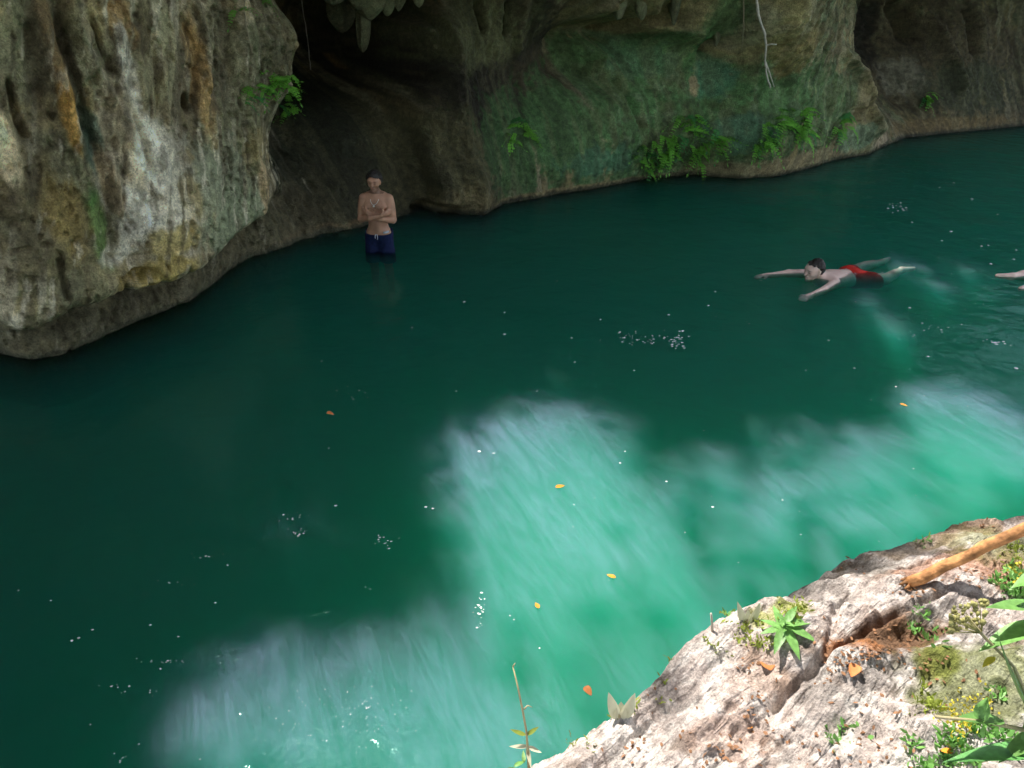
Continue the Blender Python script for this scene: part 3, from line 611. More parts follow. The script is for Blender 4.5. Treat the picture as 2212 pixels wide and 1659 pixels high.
# ------------------------------------------------------------------ stalactites in the cave mouth (parts of the cliff)
def stalactite(px, ptop, pbot, rad, dw, lean=0.0, seed=0, tip=.25):
    u0, z0 = wall_uz(px, ptop, dw); u1, z1 = wall_uz(px, pbot, dw); z0 = max(z0, 2.6)+.35
    n = 20; m = 34; t = np.linspace(0, 1, m)[:, None]; a = np.linspace(0, 2*np.pi, n+1)[None, :]
    zc = z0+(z1-z0)*t; r = rad*(1.0*(1-t)**1.1+.75+.18*np.sin(t*6+seed))*np.sqrt(np.clip(1-((t-.55)/.45).clip(0)**2.4, 0, 1))+.003
    cu = u1+lean*(t-1)*(z1-z0)*0+lean*t
    nz = fbm(cu+np.cos(a)*.5+seed, np.sin(a)*.5+zc*2.2, 140.+seed, 4); nz2 = fbm(np.cos(a)*3+seed+0*t, np.sin(a)*3+zc*.6, 150.+seed, 3)
    r = r*(1+.55*nz+.4*nz2)
    U = cu+r*np.cos(a); W = wb(u1)+dw+r*np.sin(a)*.8+0*t; Z = zc+0*a+.03*nz
    o = grid_mesh('stalactite', W0.x+AX.x*U+NX.x*W, W0.y+AX.y*U+NX.y*W, Z, M_CLIFF, flip=True)
    c = np.zeros(U.shape+(3,)); c[:] = (.13, .13, .07); c *= (1+.5*nz+.3*nz2)[..., None]; paint(o, c); o.parent = cliff
for k, q in enumerate([(838, 0, 34, .14, -.45, .0), (808, 0, 44, .16, -.5, -.06), (772, 0, 20, .24, -.5, .04), (862, 0, 24, .10, -.45, 0), (798, 0, 112, .10, -1.0, -.10), (722, 0, 10, .24, -.4, 0), (740, 0, 70, .20, -1.5, 0), (905, 0, 16, .09, -.5, 0),
                       (1545, 20, 100, .10, .10, 0), (1500, 20, 74, .11, .2, 0), (1455, 10, 54, .10, .2, 0), (1385, 10, 44, .10, .2, 0), (1335, 0, 44, .13, .05, 0)]): stalactite(*q, seed=k*3.7)

# ------------------------------------------------------------------ hanging roots
M_ROOT = plain('pale_root', (.50, .45, .38), .8, .2, .2, 30); M_ROOT2 = plain('brown_root', (.22, .19, .12), .85, .2, .2, 30)
def root(pix, r, dw_off, label, mat, forks=()):
    pts = [wall_hit(a, max(b, 2))-ray(a, b).normalized()*dw_off for a, b in pix]
    base = pts[0].copy(); base.z += .5
    t = empty('hanging_root', base)
    V = []; F = []; P = [p-base for p in [base]+pts]; fine = []
    for i in range(len(P)-1):
        for j in range(4): fine.append(P[i].lerp(P[i+1], j/4)+rvec(.006))
    fine.append(P[-1]); n = len(fine); tube(V, F, fine, [r*(1-.45*i/n)*random.uniform(.85, 1.15) for i in range(n)], 7)
    mesh_obj('root_strand', V, F, mat, t)
    for (i, pf) in forks:
        V = []; F = []; e = wall_hit(*pf)-ray(*pf).normalized()*dw_off-base; a = P[i+1]
        tube(V, F, [a, a.lerp(e, .5)+Vector((0, 0, .01)), e], [r*.6, r*.5, r*.4], 6); mesh_obj('side_root', V, F, mat, t)
    tag(t, label, 'root', 'roots hanging down the cliff')
root([(1634, 0), (1640, 40), (1652, 75), (1655, 98), (1652, 130), (1656, 160), (1664, 190)], .022, .12, 'white forked root hanging in front of the green mossy rock', M_ROOT, [(3, (1678, 96)), (4, (1672, 188))])
root([(1607, 0), (1606, 60), (1602, 108)], .012, .05, 'short thin root left of the white forked root', M_ROOT2)
root([(527, 0), (530, 50), (538, 85), (545, 115)], .009, .04, 'thin pale root running down the left rock buttress above the fern', M_ROOT2)
root([(652, 0), (662, 70), (668, 120), (671, 150)], .010, .06, 'straight thin root at the edge of the dark cave', M_ROOT)

# ------------------------------------------------------------------ ferns on the cliff
M_FERN = plain('fern_green', (.16, .42, .05), .45, .4, .35, 6, 0, .3); M_FERN2 = plain('fern_dark_green', (.06, .24, .06), .45, .4, .35, 6, 0, .3)
def frond_mesh(name, mat, ln, pairs, lw, strap=False):
    V = []; F = []
    pts = [Vector((0, ln*t, .25*ln*t*(1-t)*2-.55*ln*t*t)) for t in [i/8 for i in range(9)]]
    tube(V, F, pts, [.0035*(1-.7*i/8) for i in range(9)], 4)
    for i in range(pairs):
        t = .12+.86*i/(pairs-1); p = Vector((0, ln*t, .25*ln*t*(1-t)*2-.55*ln*t*t)); w = lw*(math.sin(math.pi*min(1, t*.8+.2))**.6)*random.uniform(.8, 1.15)
        for sd in (-1, 1):
            d = Vector((sd, .45, random.uniform(-.35, .1))).normalized(); s2 = Vector((-.45*sd*sd, sd, 0)).normalized()*w*.42; k = len(V)
            V += [p, p+d*w*.45+s2, p+d*w, p+d*w*.45-s2]; F.append([k, k+1, k+2, k+3])
    k = len(V); p = pts[-1]; V += [p, p+Vector((.012, .02, -.01)), p+Vector((0, .045, -.03)), p+Vector((-.012, .02, -.01))]; F.append([k, k+1, k+2, k+3])
    return as_mesh(name, V, F, mat, False)
FRONDS = [frond_mesh('frond', M_FERN, .26, 9, .055), frond_mesh('frond', M_FERN, .20, 7, .06), frond_mesh('frond', M_FERN2, .23, 8, .05), frond_mesh('frond', M_FERN, .30, 10, .05)]
def fern(px, py, n, size, label, spread=1.0, kinds=(0, 1, 2, 3)):
    p = wall_hit(px, py); t = empty('fern', p)
    out = (NX*1.0+Vector((0, 0, .15))).normalized()
    for i in range(n):
        a = random.uniform(-1.35, 1.35)*spread; d = (out*random.uniform(.35, .9)+AX*math.sin(a)+Vector((0, 0, random.uniform(-.75, .35)*1.0))).normalized()
        off = AX*random.uniform(-.16, .16)*size*spread+Vector((0, 0, random.uniform(-.14, .12)*size))+NX*random.uniform(-.01, .05)
        put('frond', FRONDS[random.choice(kinds)], t, mtx=aim(d, (NX*.6+Vector((0, 0, 1))), off, size*random.uniform(.7, 1.15)))
    tag(t, label, 'fern', 'ferns growing on the cliff')
for q in [(606, 170, 16, .85, 'uppermost bright fern at the right edge of the left rock buttress'), (630, 205, 18, 1.0, 'bright fern right beside the dark cave, hanging off the buttress edge'), (545, 200, 10, .7, 'left one of the ferns tufted below the thin pale root'),
          (618, 240, 16, .85, 'lowest fern of the clump at the buttress edge, hanging in the air'), (575, 190, 8, .7, 'fern in the middle of the clump on the buttress edge'), (520, 2, 6, .7, 'fern peeping in at the top edge left of centre, above the thin root'), (575, 2, 6, .6, 'small fern at the very top edge, right of the thin root'),
          (1110, 285, 10, 1.2, 'lone fern on the mossy rock nearest the standing man'),
          (1480, 270, 16, 1.5, 'tall upper fern of the middle clump on the green rock'), (1440, 310, 14, 1.4, 'fern in the lower middle of the clump on the green rock'), (1395, 325, 12, 1.3, 'fern at the left end of the clump just above the water'), (1405, 352, 8, 1.1, 'lowest fern, its fronds almost touching the water'), (1500, 330, 14, 1.4, 'dark green fern under the tall upper one'), (1550, 300, 14, 1.4, 'fern at the right end of the middle clump'),
          (1640, 310, 12, 1.3, 'fern low on the green rock below the white root'), (1690, 255, 14, 1.5, 'fern directly under the tip of the white root'), (1735, 265, 16, 1.5, 'bushy fern right of the white root'), (1660, 285, 10, 1.3, 'small fern left under the white root'), (1815, 270, 12, 1.3, 'separate fern left of the pale ridge by the dark slot'), (1995, 215, 8, 1.3, 'small faint fern on the dark right-hand wall')]:
    fern(*q)

# ------------------------------------------------------------------ people: bodies as one smooth surface
def sd_cone(P, a, b, ra, rb):
    a = np.array(a); b = np.array(b); ab = b-a; t = np.clip(((P-a)@ab)/(ab@ab), 0, 1)
    return np.linalg.norm(P-a-t[..., None]*ab, axis=-1)-(ra+(rb-ra)*t)
def sd_ell(P, c, r):
    q = (P-np.array(c))/np.array(r); k = np.linalg.norm(q, axis=-1); return (k-1)*min(r)
def smin(a, b, k):
    h = np.clip(.5+.5*(b-a)/k, 0, 1); return b*(1-h)+a*h-k*h*(1-h)
def surface(fn, lo, hi, step):
    lo = np.array(lo, float); n = np.ceil((np.array(hi)-lo)/step).astype(int)+1
    ax = [lo[i]+step*np.arange(n[i]) for i in range(3)]
    P = np.stack(np.meshgrid(*ax, indexing='ij'), -1); D = fn(P)
    s = D < 0; nx, ny, nz = D.shape
    acc = np.zeros((nx-1, ny-1, nz-1, 3)); cnt = np.zeros((nx-1, ny-1, nz-1))
    for axi in range(3):
        o1, o2 = [i for i in range(3) if i != axi]
        for e1 in (0, 1):
            for e2 in (0, 1):
                sl0 = [None]*3; sl1 = [None]*3
                sl0[axi] = slice(0, -1); sl1[axi] = slice(1, None)
                for o, e in ((o1, e1), (o2, e2)):
                    sl0[o] = slice(e, D.shape[o]-1+e); sl1[o] = sl0[o]
                d0 = D[tuple(sl0)]; d1 = D[tuple(sl1)]; c = (d0 < 0) != (d1 < 0)
                t = np.where(c, d0/np.where(c, d0-d1, 1), 0)
                p = P[tuple(sl0)]*(1-t[..., None])+P[tuple(sl1)]*t[..., None]
                acc += p*c[..., None]; cnt += c
    act = cnt > 0; idx = -np.ones(act.shape, int); idx[act] = np.arange(act.sum()); V = acc[act]/cnt[act][:, None]
    F = []
    for axi in range(3):
        o1, o2 = (axi+1) % 3, (axi+2) % 3
        sl0 = [slice(1, -1)]*3; sl1 = [slice(1, -1)]*3; sl0[axi] = slice(0, -1); sl1[axi] = slice(1, None)
        a = s[tuple(sl0)]; b = s[tuple(sl1)]; w = np.argwhere(a != b)
        if not len(w): continue
        base = w.copy()
        for o in (o1, o2): base[:, o] += 1
        sign = a[tuple(w.T)]
        def cell(d1, d2):
            q = base.copy(); q[:, o1] -= d1; q[:, o2] -= d2; return idx[tuple(q.T)]
        quad = np.stack([cell(1, 1), cell(0, 1), cell(0, 0), cell(1, 0)], -1); quad[~sign] = quad[~sign][:, ::-1]
        F.append(quad)
    return V, np.concatenate(F)
def skin_mesh(name, fn, lo, hi, step, mat, parent, colour=None):
    V, F = surface(fn, lo, hi, step); o = mesh_obj(name, V.tolist(), F.tolist(), mat, parent)
    if colour is not None: paint(o, colour(V))
    return o
def skin_material(name, rough=.5):
    m, n, l, b = new_mat(name); at = n.new('ShaderNodeVertexColor'); at.layer_name = 'tint'; l.new(at.outputs[0], b.inputs['Base Color'])
    b.inputs['Roughness'].default_value = rough; b.inputs['Specular IOR Level'].default_value = .4
    b.inputs['Subsurface Weight'].default_value = .12; b.inputs['Subsurface Radius'].default_value = (.02, .008, .005); b.inputs['Subsurface Scale'].default_value = .6
    return m
M_SKIN = skin_material('skin'); M_HAIR = plain('dark_hair', (.018, .013, .010), .55, .4, .3, 60, .6); M_NAVY = plain('navy_cloth', (.007, .013, .05), .8, .2, .25, 25, .4); M_RED = plain('red_cloth', (.62, .03, .02), .6, .3, .15, 18, .3); M_WHITE = plain('white_cloth', (.48, .50, .55), .7, .2, .1); M_METAL = plain('silver_pendant', (.75, .72, .66), .3, .6, .1)
def hand_parts(w, f, side, up, sc=1.0, curl=.35):
    """palm and five fingers from the wrist w towards f; side = thumb side, up = back of the hand"""
    w = Vector(w); f = Vector(f).normalized(); side = Vector(side); side = (side-f*side.dot(f)).normalized(); up = Vector(up); up = (up-f*up.dot(f)-side*up.dot(side)).normalized()
    out = [('c', w, w+f*.085*sc, .024*sc, .024*sc)]
    for k in (-1, 0, 1): out.append(('c', w+f*.02*sc+side*.012*k*sc, w+f*.085*sc+side*.022*k*sc, .017*sc, .015*sc))
    for k, ln in enumerate((.070, .080, .074, .056)):
        b = w+f*.088*sc+side*(.030-.020*k)*sc; d1 = (f+side*(.12-.08*k)-up*curl*.5).normalized(); m = b+d1*ln*.55*sc; d2 = (d1-up*curl).normalized()
        out.append(('c', b, m, .0098*sc, .0088*sc)); out.append(('c', m, m+d2*ln*.5*sc, .0088*sc, .0072*sc))
    b = w+f*.03*sc+side*.028*sc; d1 = (f*.7+side*.75-up*.15).normalized(); m = b+d1*.045*sc
    out.append(('c', b, m, .0125*sc, .0105*sc)); out.append(('c', m, m+(d1+f*.5-up*curl).normalized()*.032*sc, .0105*sc, .008*sc))
    return out
def combine(P, prims, k):
    """smooth union; every piece is evaluated only in its own neighbourhood"""
    D = np.full(P.shape[:3], .3); ax = [P[:, 0, 0, 0], P[0, :, 0, 1], P[0, 0, :, 2]]
    for q in prims:
        if q[0] == 'c':
            a, b = np.array(q[1]), np.array(q[2]); r = max(q[3], q[4]); kk = q[5] if len(q) > 5 else k; lo = np.minimum(a, b)-r-.07; hi = np.maximum(a, b)+r+.07
        else:
            c, rr = np.array(q[1]), np.array(q[2]); kk = q[3] if len(q) > 3 else k; lo = c-rr-.07; hi = c+rr+.07
        sl = tuple(slice(int(np.searchsorted(ax[i], lo[i])), max(int(np.searchsorted(ax[i], hi[i])), 1)) for i in range(3))
        S = P[sl]
        if S.size == 0: continue
        e = sd_cone(S, a, b, q[3], q[4]) if q[0] == 'c' else sd_ell(S, q[1], q[2])
        D[sl] = smin(D[sl], e, kk)
    return D
def head_prims(c, fw, upv):
    """skull, jaw, nose, brow, ears and lips; fw = where the face looks"""
    c = Vector(c); fw = Vector(fw).normalized(); upv = Vector(upv); upv = (upv-fw*upv.dot(fw)).normalized(); sd = fw.cross(upv)
    def pt(f, u, s): return tuple(c+fw*f+upv*u+sd*s)
    pr = [('c', pt(-.025, .035, 0), pt(.015, .03, 0), .088, .08, .03), ('c', pt(.02, -.03, 0), pt(.045, -.085, 0), .066, .046, .03), ('c', pt(.055, .02, .03), pt(.055, .02, -.03), .03, .03, .03),
          ('c', pt(.09, .012, 0), pt(.112, -.024, 0), .011, .016, .012), ('c', pt(.088, -.055, -.016), pt(.088, -.055, .016), .012, .012, .01), ('c', pt(.085, .032, -.04), pt(.085, .032, .04), .010, .010, .015), ('c', pt(.08, -.098, 0), pt(.08, -.098, 0.001), .022, .022, .02),
          ('c', pt(.06, -.02, .045), pt(.06, -.02, .0451), .026, .026, .02), ('c', pt(.06, -.02, -.045), pt(.06, -.02, -.0451), .026, .026, .02)]
    ears = [('c', pt(-.01, .02, s*.083), pt(-.005, -.028, s*.08), .017, .012, .008) for s in (-1, 1)]
    return pr+ears, pt, (fw, upv, sd, c)
def face_colour(V, col, fr, beard, skin, browc=(.03, .02, .015)):
    fw, upv, sd, c = fr; q = V-np.array(c); f = q@np.array(fw); u = q@np.array(upv); s = q@np.array(sd)
    inh = np.linalg.norm(q, axis=-1) < .19
    def mx(m, cc):
        m = (np.clip(m, 0, 1)*inh)[:, None]; col[:] = col*(1-m)+np.array(cc)*m
    g = lambda u0, s0, ru, rs: np.exp(-(((u-u0)/ru)**2+((np.abs(s)-s0)/rs)**2)**1.5)*(f > .03)
    mx(g(.005, .033, .007, .015)*.9, (.03, .025, .02)); mx(g(.030, .036, .006, .024)*.8, browc); mx(g(-.055, 0, .008, .024)*.7, (.30, .10, .09))
    if beard:
        jaw = sstep(-.035, -.06, u)*(f > -.02)*(1-np.exp(-(((u+.055)/.010)**2+(s/.026)**2)))
        mx(jaw*.62*(u > -.15), (.06, .04, .028)); mx(g(-.040, 0, .008, .034)*.8, (.05, .03, .02))

def standing_man():
    g = ground(822, 541); g.z = -.61
    t = empty('person', g, (0, 0, -R(8))); t.scale = (.86, .86, .88)
    SK = (.47, .25, .16)
    hp, pt, fr = head_prims((0, -.035, 1.655), (.04, -1, -.10), (0.03, 0, 1))
    arms = [('c', (-.188, .0, 1.425), (-.232, -.035, 1.155), .060, .047, .03), ('c', (.188, .0, 1.425), (.232, -.035, 1.155), .060, .047, .03),
            ('c', (-.195, -.01, 1.36), (-.215, -.03, 1.24), .058, .05, .03), ('c', (.195, -.01, 1.36), (.215, -.03, 1.24), .058, .05, .03),
            ('c', (-.228, -.05, 1.145), (-.06, -.165, 1.20), .047, .041, .02), ('c', (-.06, -.165, 1.20), (.10, -.165, 1.235), .041, .029, .015),
            ('c', (.228, -.05, 1.145), (.06, -.125, 1.185), .047, .042, .02), ('c', (.06, -.125, 1.185), (-.09, -.125, 1.24), .042, .03, .015)]
    hands = hand_parts((.10, -.165, 1.235), (.8, .25, .35), (0, -.3, 1), (.2, -1, 0), .95, .5)+hand_parts((-.09, -.12, 1.24), (-.8, .3, .3), (0, -.2, 1), (0, -1, 0), .95, .5)
    torso = [('e', (0, .005, 1.30), (.168, .108, .21), .05), ('c', (-.15, .01, 1.425), (.15, .01, 1.425), .068, .068, .05), ('c', (0, .02, 1.44), (0, -.015, 1.57), .066, .055, .04), ('c', (-.09, .02, 1.46), (.09, .02, 1.46), .05, .05, .05),
             ('e', (-.078, -.075, 1.335), (.085, .045, .065), .03), ('e', (.078, -.075, 1.335), (.085, .045, .065), .03), ('e', (0, 0, 1.09), (.135, .094, .2), .06), ('e', (0, .005, .95), (.158, .112, .13), .05),
             ('e', (0, -.075, 1.08), (.055, .03, .13), .04)]
    legs = []
    for sx in (-1, 1):
        legs += [('c', (sx*.088, .0, .93), (sx*.105, -.015, .52), .092, .062, .04), ('c', (sx*.105, -.015, .52), (sx*.118, .02, .10), .058, .040, .03), ('c', (sx*.11, .035, .40), (sx*.115, .03, .28), .056, .045, .03),
                 ('c', (sx*.118, .03, .05), (sx*.13, -.12, .03), .042, .034, .02), ('c', (sx*.13, -.10, .03), (sx*.135, -.175, .022), .035, .022, .02)]
    prims = torso+legs+arms+hp+hands
    def fn(P): return combine(P, prims, .02)
    def colr(V):
        c = np.zeros_like(V); c[:] = SK; n = fbm(V[:, 0]*16, V[:, 1]*16, V[:, 2]*16, 3); c *= (1+.22*n)[:, None]
        ch = np.exp(-((V[:, 0]/.10)**2+((V[:, 2]-1.32)/.10)**2))*(V[:, 1] < -.06)*(.5+1.2*np.clip(fbm(V[:, 0]*60, V[:, 1]*60, V[:, 2]*60, 2)+.2, 0, 1)); bl = np.exp(-((V[:, 0]/.05)**2+((V[:, 2]-1.05)/.09)**2))*(V[:, 1] < -.05)*.5
        m = np.clip(ch*.6+bl, 0, .7)[:, None]; c = c*(1-m)+np.array((.12, .075, .05))*m
        for sx in (-1, 1):
            m = np.exp(-((V[:, 0]-sx*.09)**2+(V[:, 2]-1.315)**2)/.012**2)[:, None]*(V[:, 1] < -.09)[:, None]; c = c*(1-m)+np.array((.2, .09, .07))*m
        face_colour(V, c, fr, True, SK); return c
    skin_mesh('body', fn, (-.34, -.27, -.01), (.34, .17, 1.80), .0072, M_SKIN, t, colr)
    def hair(P):
        d = combine(P, [(q[0], q[1], q[2], q[3]+.024, q[4]+.022, .02) for q in hp[:1]]+[('c', pt(.02, .095, 0), pt(-.05, .08, 0), .062, .064, .03)], .02); f = (P-np.array(fr[3]))@np.array(fr[0]); u = (P-np.array(fr[3]))@np.array(fr[1])
        cut = np.maximum(.038-u+.03*fbm(P[..., 0]*30, P[..., 1]*30, P[..., 2]*30, 2)+.55*np.clip(f, -.2, .2)*1.0, -(u+.03)); n = .014*fbm(P[..., 0]*45, P[..., 1]*38, P[..., 2]*38, 2)
        return np.maximum(d+n, np.minimum(cut, np.maximum(-(u+.07), f+.005)))
    skin_mesh('hair', hair, (-.16, -.17, 1.52), (.16, .14, 1.82), .0065, M_HAIR, t)
    def shorts(P):
        d = combine(P, [('e', (0, .005, .95), (.172, .126, .14), .05), ('e', (0, 0, 1.0), (.148, .11, .12), .05)]+[('c', (sx*.09, 0, .93), (sx*.118, -.012, .52), .11, .105, .05) for sx in (-1, 1)], .04)
        d = d+.008*fbm(P[..., 0]*14, P[..., 1]*14, P[..., 2]*6, 2); return np.maximum(np.maximum(d, P[..., 2]-1.0-.12*P[..., 1]+.04*(P[..., 1] < 0)), .54-P[..., 2])
    sh = skin_mesh('shorts', shorts, (-.28, -.2, .5), (.28, .2, 1.05), .0085, M_NAVY, t)
    V = []; F = []; tube(V, F, [Vector((.10, -.118, .985)), Vector((.135, -.10, .988)), Vector((.16, -.06, .99))], [.016, .017, .014], 6); mesh_obj('waistband_label', V, F, M_WHITE, sh)
    V = []; F = []; tube(V, F, [Vector((.01, -.135, .965)), Vector((.022, -.148, .93)), Vector((.018, -.150, .895))], [.007, .006, .006], 6); tube(V, F, [Vector((-.008, -.135, .965)), Vector((-.015, -.148, .935)), Vector((-.012, -.150, .91))], [.006, .005, .005], 6); mesh_obj('drawstring', V, F, M_WHITE, sh)
    V = []; F = []; a = [Vector((.062*math.sin(k), -.055-.075*max(0, math.cos(k))*1.0, 1.475-.125*max(0, math.cos(k*.62))**2+.02)) for k in np.linspace(-1.5, 1.5, 15)]
    nk = empty('necklace', (0, 0, 0)); bpy.data.objects.remove(nk)
    tube(V, F, a, [.0035]*15, 5); nk = mesh_obj('necklace', V, F, M_METAL, t)
    V = []; F = []; c = min(a, key=lambda p: p.z)+Vector((0, -.012, -.015)); tube(V, F, [c+Vector((0, .004, 0)), c+Vector((0, -.004, 0))], [.014, .014], 10); mesh_obj('pendant', V, F, M_METAL, nk)
    tag(t, 'dark-haired bearded man in navy shorts standing in the water with folded arms', 'person')
standing_man()

def swimmer(g, yaw, label, feet_only=False, shorts_mat=None):
    """prone breaststroke swimmer: local +X is the way he swims, water level z = 0"""
    t = empty('person', g, (0, 0, yaw)); SK = (.76, .53, .45)
    hp, pt, fr = head_prims((.09, 0, .135), (1, -.12, -.12), (.25, .05, 1))
    torso = [('e', (-.20, 0, -.015), (.21, .165, .10), .05), ('c', (-.08, -.15, .005), (-.08, .15, .005), .068, .068, .05), ('c', (-.06, 0, .03), (.06, 0, .11), .062, .054, .04), ('e', (-.40, 0, -.045), (.2, .135, .092), .06), ('e', (-.54, 0, -.05), (.13, .155, .10), .05)]
    legs = [('c', (-.56, -.09, -.055), (-.86, -.15, -.035), .088, .06, .04), ('c', (-.86, -.15, -.035), (-1.20, -.13, -.01), .056, .038, .03), ('c', (-.93, -.15, -.02), (-1.05, -.14, -.015), .054, .046, .03), ('c', (-1.20, -.13, -.01), (-1.36, -.17, -.005), .038, .024, .02),
            ('c', (-.56, .09, -.055), (-.82, .25, -.035), .088, .06, .04), ('c', (-.82, .25, -.035), (-1.15, .18, -.005), .056, .038, .03), ('c', (-.89, .24, -.02), (-1.0, .21, -.015), .054, .046, .03), ('c', (-1.15, .18, -.005), (-1.31, .22, .0), .038, .024, .02)]
    arms = []; hands = []
    for sy, e, w in ((-1, (.18, -.27, .03), (.42, -.34, .02)), (1, (.20, .28, .02), (.47, .34, .02))):
        sh = (-.07, sy*.18, .01); arms += [('c', sh, e, .056, .043, .03), ('c', e, w, .042, .028, .02)]
        hands += hand_parts(w, (Vector(w)-Vector(e)), (0, -sy, .1), (0, 0, 1), 1.0, .2)
    prims = torso+legs+arms+hp+hands
    def colr(V):
        c = np.zeros_like(V); c[:] = SK; n = fbm(V[:, 0]*14, V[:, 1]*14, V[:, 2]*14, 3); c *= (1+.2*n)[:, None]; face_colour(V, c, fr, False, SK, (.06, .04, .03)); return c
    skin_mesh('body', lambda P: combine(P, prims, .02), (-1.54, -.62, -.2), (.66, .72, .34), .0088, M_SKIN, t, colr)
    def hair(P):
        q0 = hp[0]; d = combine(P, [('c', q0[1], q0[2], q0[3]+.010, q0[4]+.008, .02)], .02); q = P-np.array(fr[3]); f = q@np.array(fr[0]); u = q@np.array(fr[1])
        cut = np.maximum(.052-u+.03*fbm(P[..., 0]*30, P[..., 1]*30, P[..., 2]*30, 2)+.55*np.clip(f, -.2, .2), -(u+.03)); n = .014*fbm(P[..., 0]*45, P[..., 1]*38, P[..., 2]*38, 2); return np.maximum(d+n, np.minimum(cut, np.maximum(-(u+.06), f+.005)))
    skin_mesh('hair', hair, (-.08, -.17, .02), (.26, .17, .36), .007, M_HAIR, t)
    def shorts(P):
        d = combine(P, [('e', (-.54, 0, -.045), (.15, .17, .112), .05), ('c', (-.56, -.09, -.05), (-.80, -.14, -.065), .10, .086, .05), ('c', (-.56, .09, -.05), (-.78, .22, -.065), .10, .086, .05)], .04)+.007*fbm(P[..., 0]*14, P[..., 1]*14, P[..., 2]*8, 2)
        return np.maximum(np.maximum(d, P[..., 0]+.45), -.74-P[..., 0])
    skin_mesh('shorts', shorts, (-.9, -.32, -.2), (-.4, .36, .15), .009, shorts_mat, t)
    tag(t, label, 'person')
swimmer(ground(1768, 598)+Vector((0, 0, -.045)), R(180+27), 'man in red shorts swimming breaststroke with both arms stretched out ahead', shorts_mat=M_RED)
gf = ground(2165, 612); ya = R(12); swimmer(gf+Vector((math.cos(ya)*1.44, math.sin(ya)*1.44, 0)), ya, 'second swimmer at the right edge, only the feet and shins in view', shorts_mat=M_NAVY)

# ------------------------------------------------------------------ things on the near bank
M_POLE = plain('peeled_wood', (.37, .175, .07), .7, .25, .6, 30, 1.0); M_LEAF = plain('fresh_leaf', (.19, .40, .10), .45, .45, .3, 45, .3, .25); M_LEAFD = plain('glossy_dark_leaf', (.12, .33, .09), .4, .5, .3, 45, .3, .2)
M_PALE = plain('bleached_leaf', (.72, .70, .50), .8, .2, .12, 20, .3, .2); M_TUFT = plain('yellow_green_weed', (.33, .40, .07), .6, .3, .3, 30, 0, .3); M_STEM = plain('plant_stem', (.42, .36, .20), .7, .3, .2); M_LITTER = plain('leaf_litter', (.27, .14, .075), .85, .2, .6, 45); M_ORANGE = plain('orange_leaf', (.75, .27, .02), .6, .3, .15, 30); M_SEED = plain('seed_head', (.33, .31, .12), .8, .2, .3)
M_YEL = plain('yellow_petal', (.70, .58, .06), .6, .3, .2)
def pole():
    a = bank_hit(1962, 1266)+Vector((0, 0, .012)); d = ray(2240, 1128); b = CAM+d*((a-CAM).length*.985/d.length*1.0)
    b.z = max(b.z, bank_z(b.x, b.y)+.12); e = a+(b-a)*2.2; t = empty('wooden_pole', a); V = []; F = []; P = []; rr = []
    for i in range(23):
        k = i/22; p = (e-a)*k+rvec(.003); P.append(p); rr.append(.0185*(1+.06*math.sin(k*23)+.05*random.uniform(-1, 1))*(1-.1*k))
    tube(V, F, P, rr, 14); mesh_obj('shaft', V, F, M_POLE, t)
    V = []; F = []; ax = (e-a).normalized()
    for k in range(7):
        x = ax.orthogonal().normalized(); x.rotate(Matrix.Rotation(k*.9, 3, ax)); tube(V, F, [x*.017, x*.021-ax*random.uniform(.015, .04)], [.009, .002], 5)
    mesh_obj('splintered_end', V, F, M_POLE, t); tag(t, 'peeled orange-brown wooden pole resting on the pale rocky bank', 'pole')
pole()
LEAF_A = as_mesh('leaf', *leaf_mesh('leaf', .115, .036, .18, .3), M_LEAF); LEAF_B = as_mesh('leaf', *leaf_mesh('leaf', .09, .030, .35, .3), M_LEAF)
def rosette():
    p = bank_hit(1690, 1372)+Vector((0, 0, .02)); t = empty('rosette_plant', p); V = []; F = []
    tube(V, F, [Vector((0, 0, -.05)), Vector((.004, 0, -.01)), Vector((0, 0, .02))], [.006, .005, .004], 6); mesh_obj('stem', V, F, M_LEAF, t)
    for k, (ang, el, sc) in enumerate([(95, .55, 1.0), (150, .35, .8), (190, .1, .85), (238, -.1, 1.1), (283, -.25, 1.15), (330, .0, 1.15), (8, .2, 1.05), (48, .55, .9), (120, 1.1, .6), (300, 1.0, .5), (215, .9, .5)]):
        sc *= .84
        a = R(ang); put('leaf', LEAF_A if k < 8 else LEAF_B, t, mtx=aim((math.cos(a), math.sin(a), el*.7), (0, 0, 1), (0, 0, .004*k), sc))
    tag(t, 'green star-shaped rosette plant with pointed leaves near the rim of the bank', 'plant')
rosette()
def curled(px, py, w, h, label):
    p = bank_hit(px, py); t = empty('bleached_leaf', p)
    for dx, ln, wd in ((-.32, 1.0, .42), (.42, 1.0, .45), (.05, .62, .5)):
        me = as_mesh('blade', *leaf_mesh('l', h*ln, w*wd, .12, .5, 8, .8), M_PALE); put('blade', me, t, mtx=aim((dx, .15, 1), (0, -1, .3), (dx*.02, 0, -.01)))
    V = []; F = []; tube(V, F, [Vector((0, 0, -.03)), Vector((0, 0, .012))], [.006, .004], 5); mesh_obj('stalk', V, F, M_STEM, t)
    tag(t, label, 'leaf', 'bleached curled leaves on the bank rim')
curled(1338, 1548, .085, .10, 'bleached V-shaped curled leaf standing on the lower rim of the bank'); curled(1612, 1345, .06, .09, 'bleached curled leaf standing on the rim left of the rosette plant')
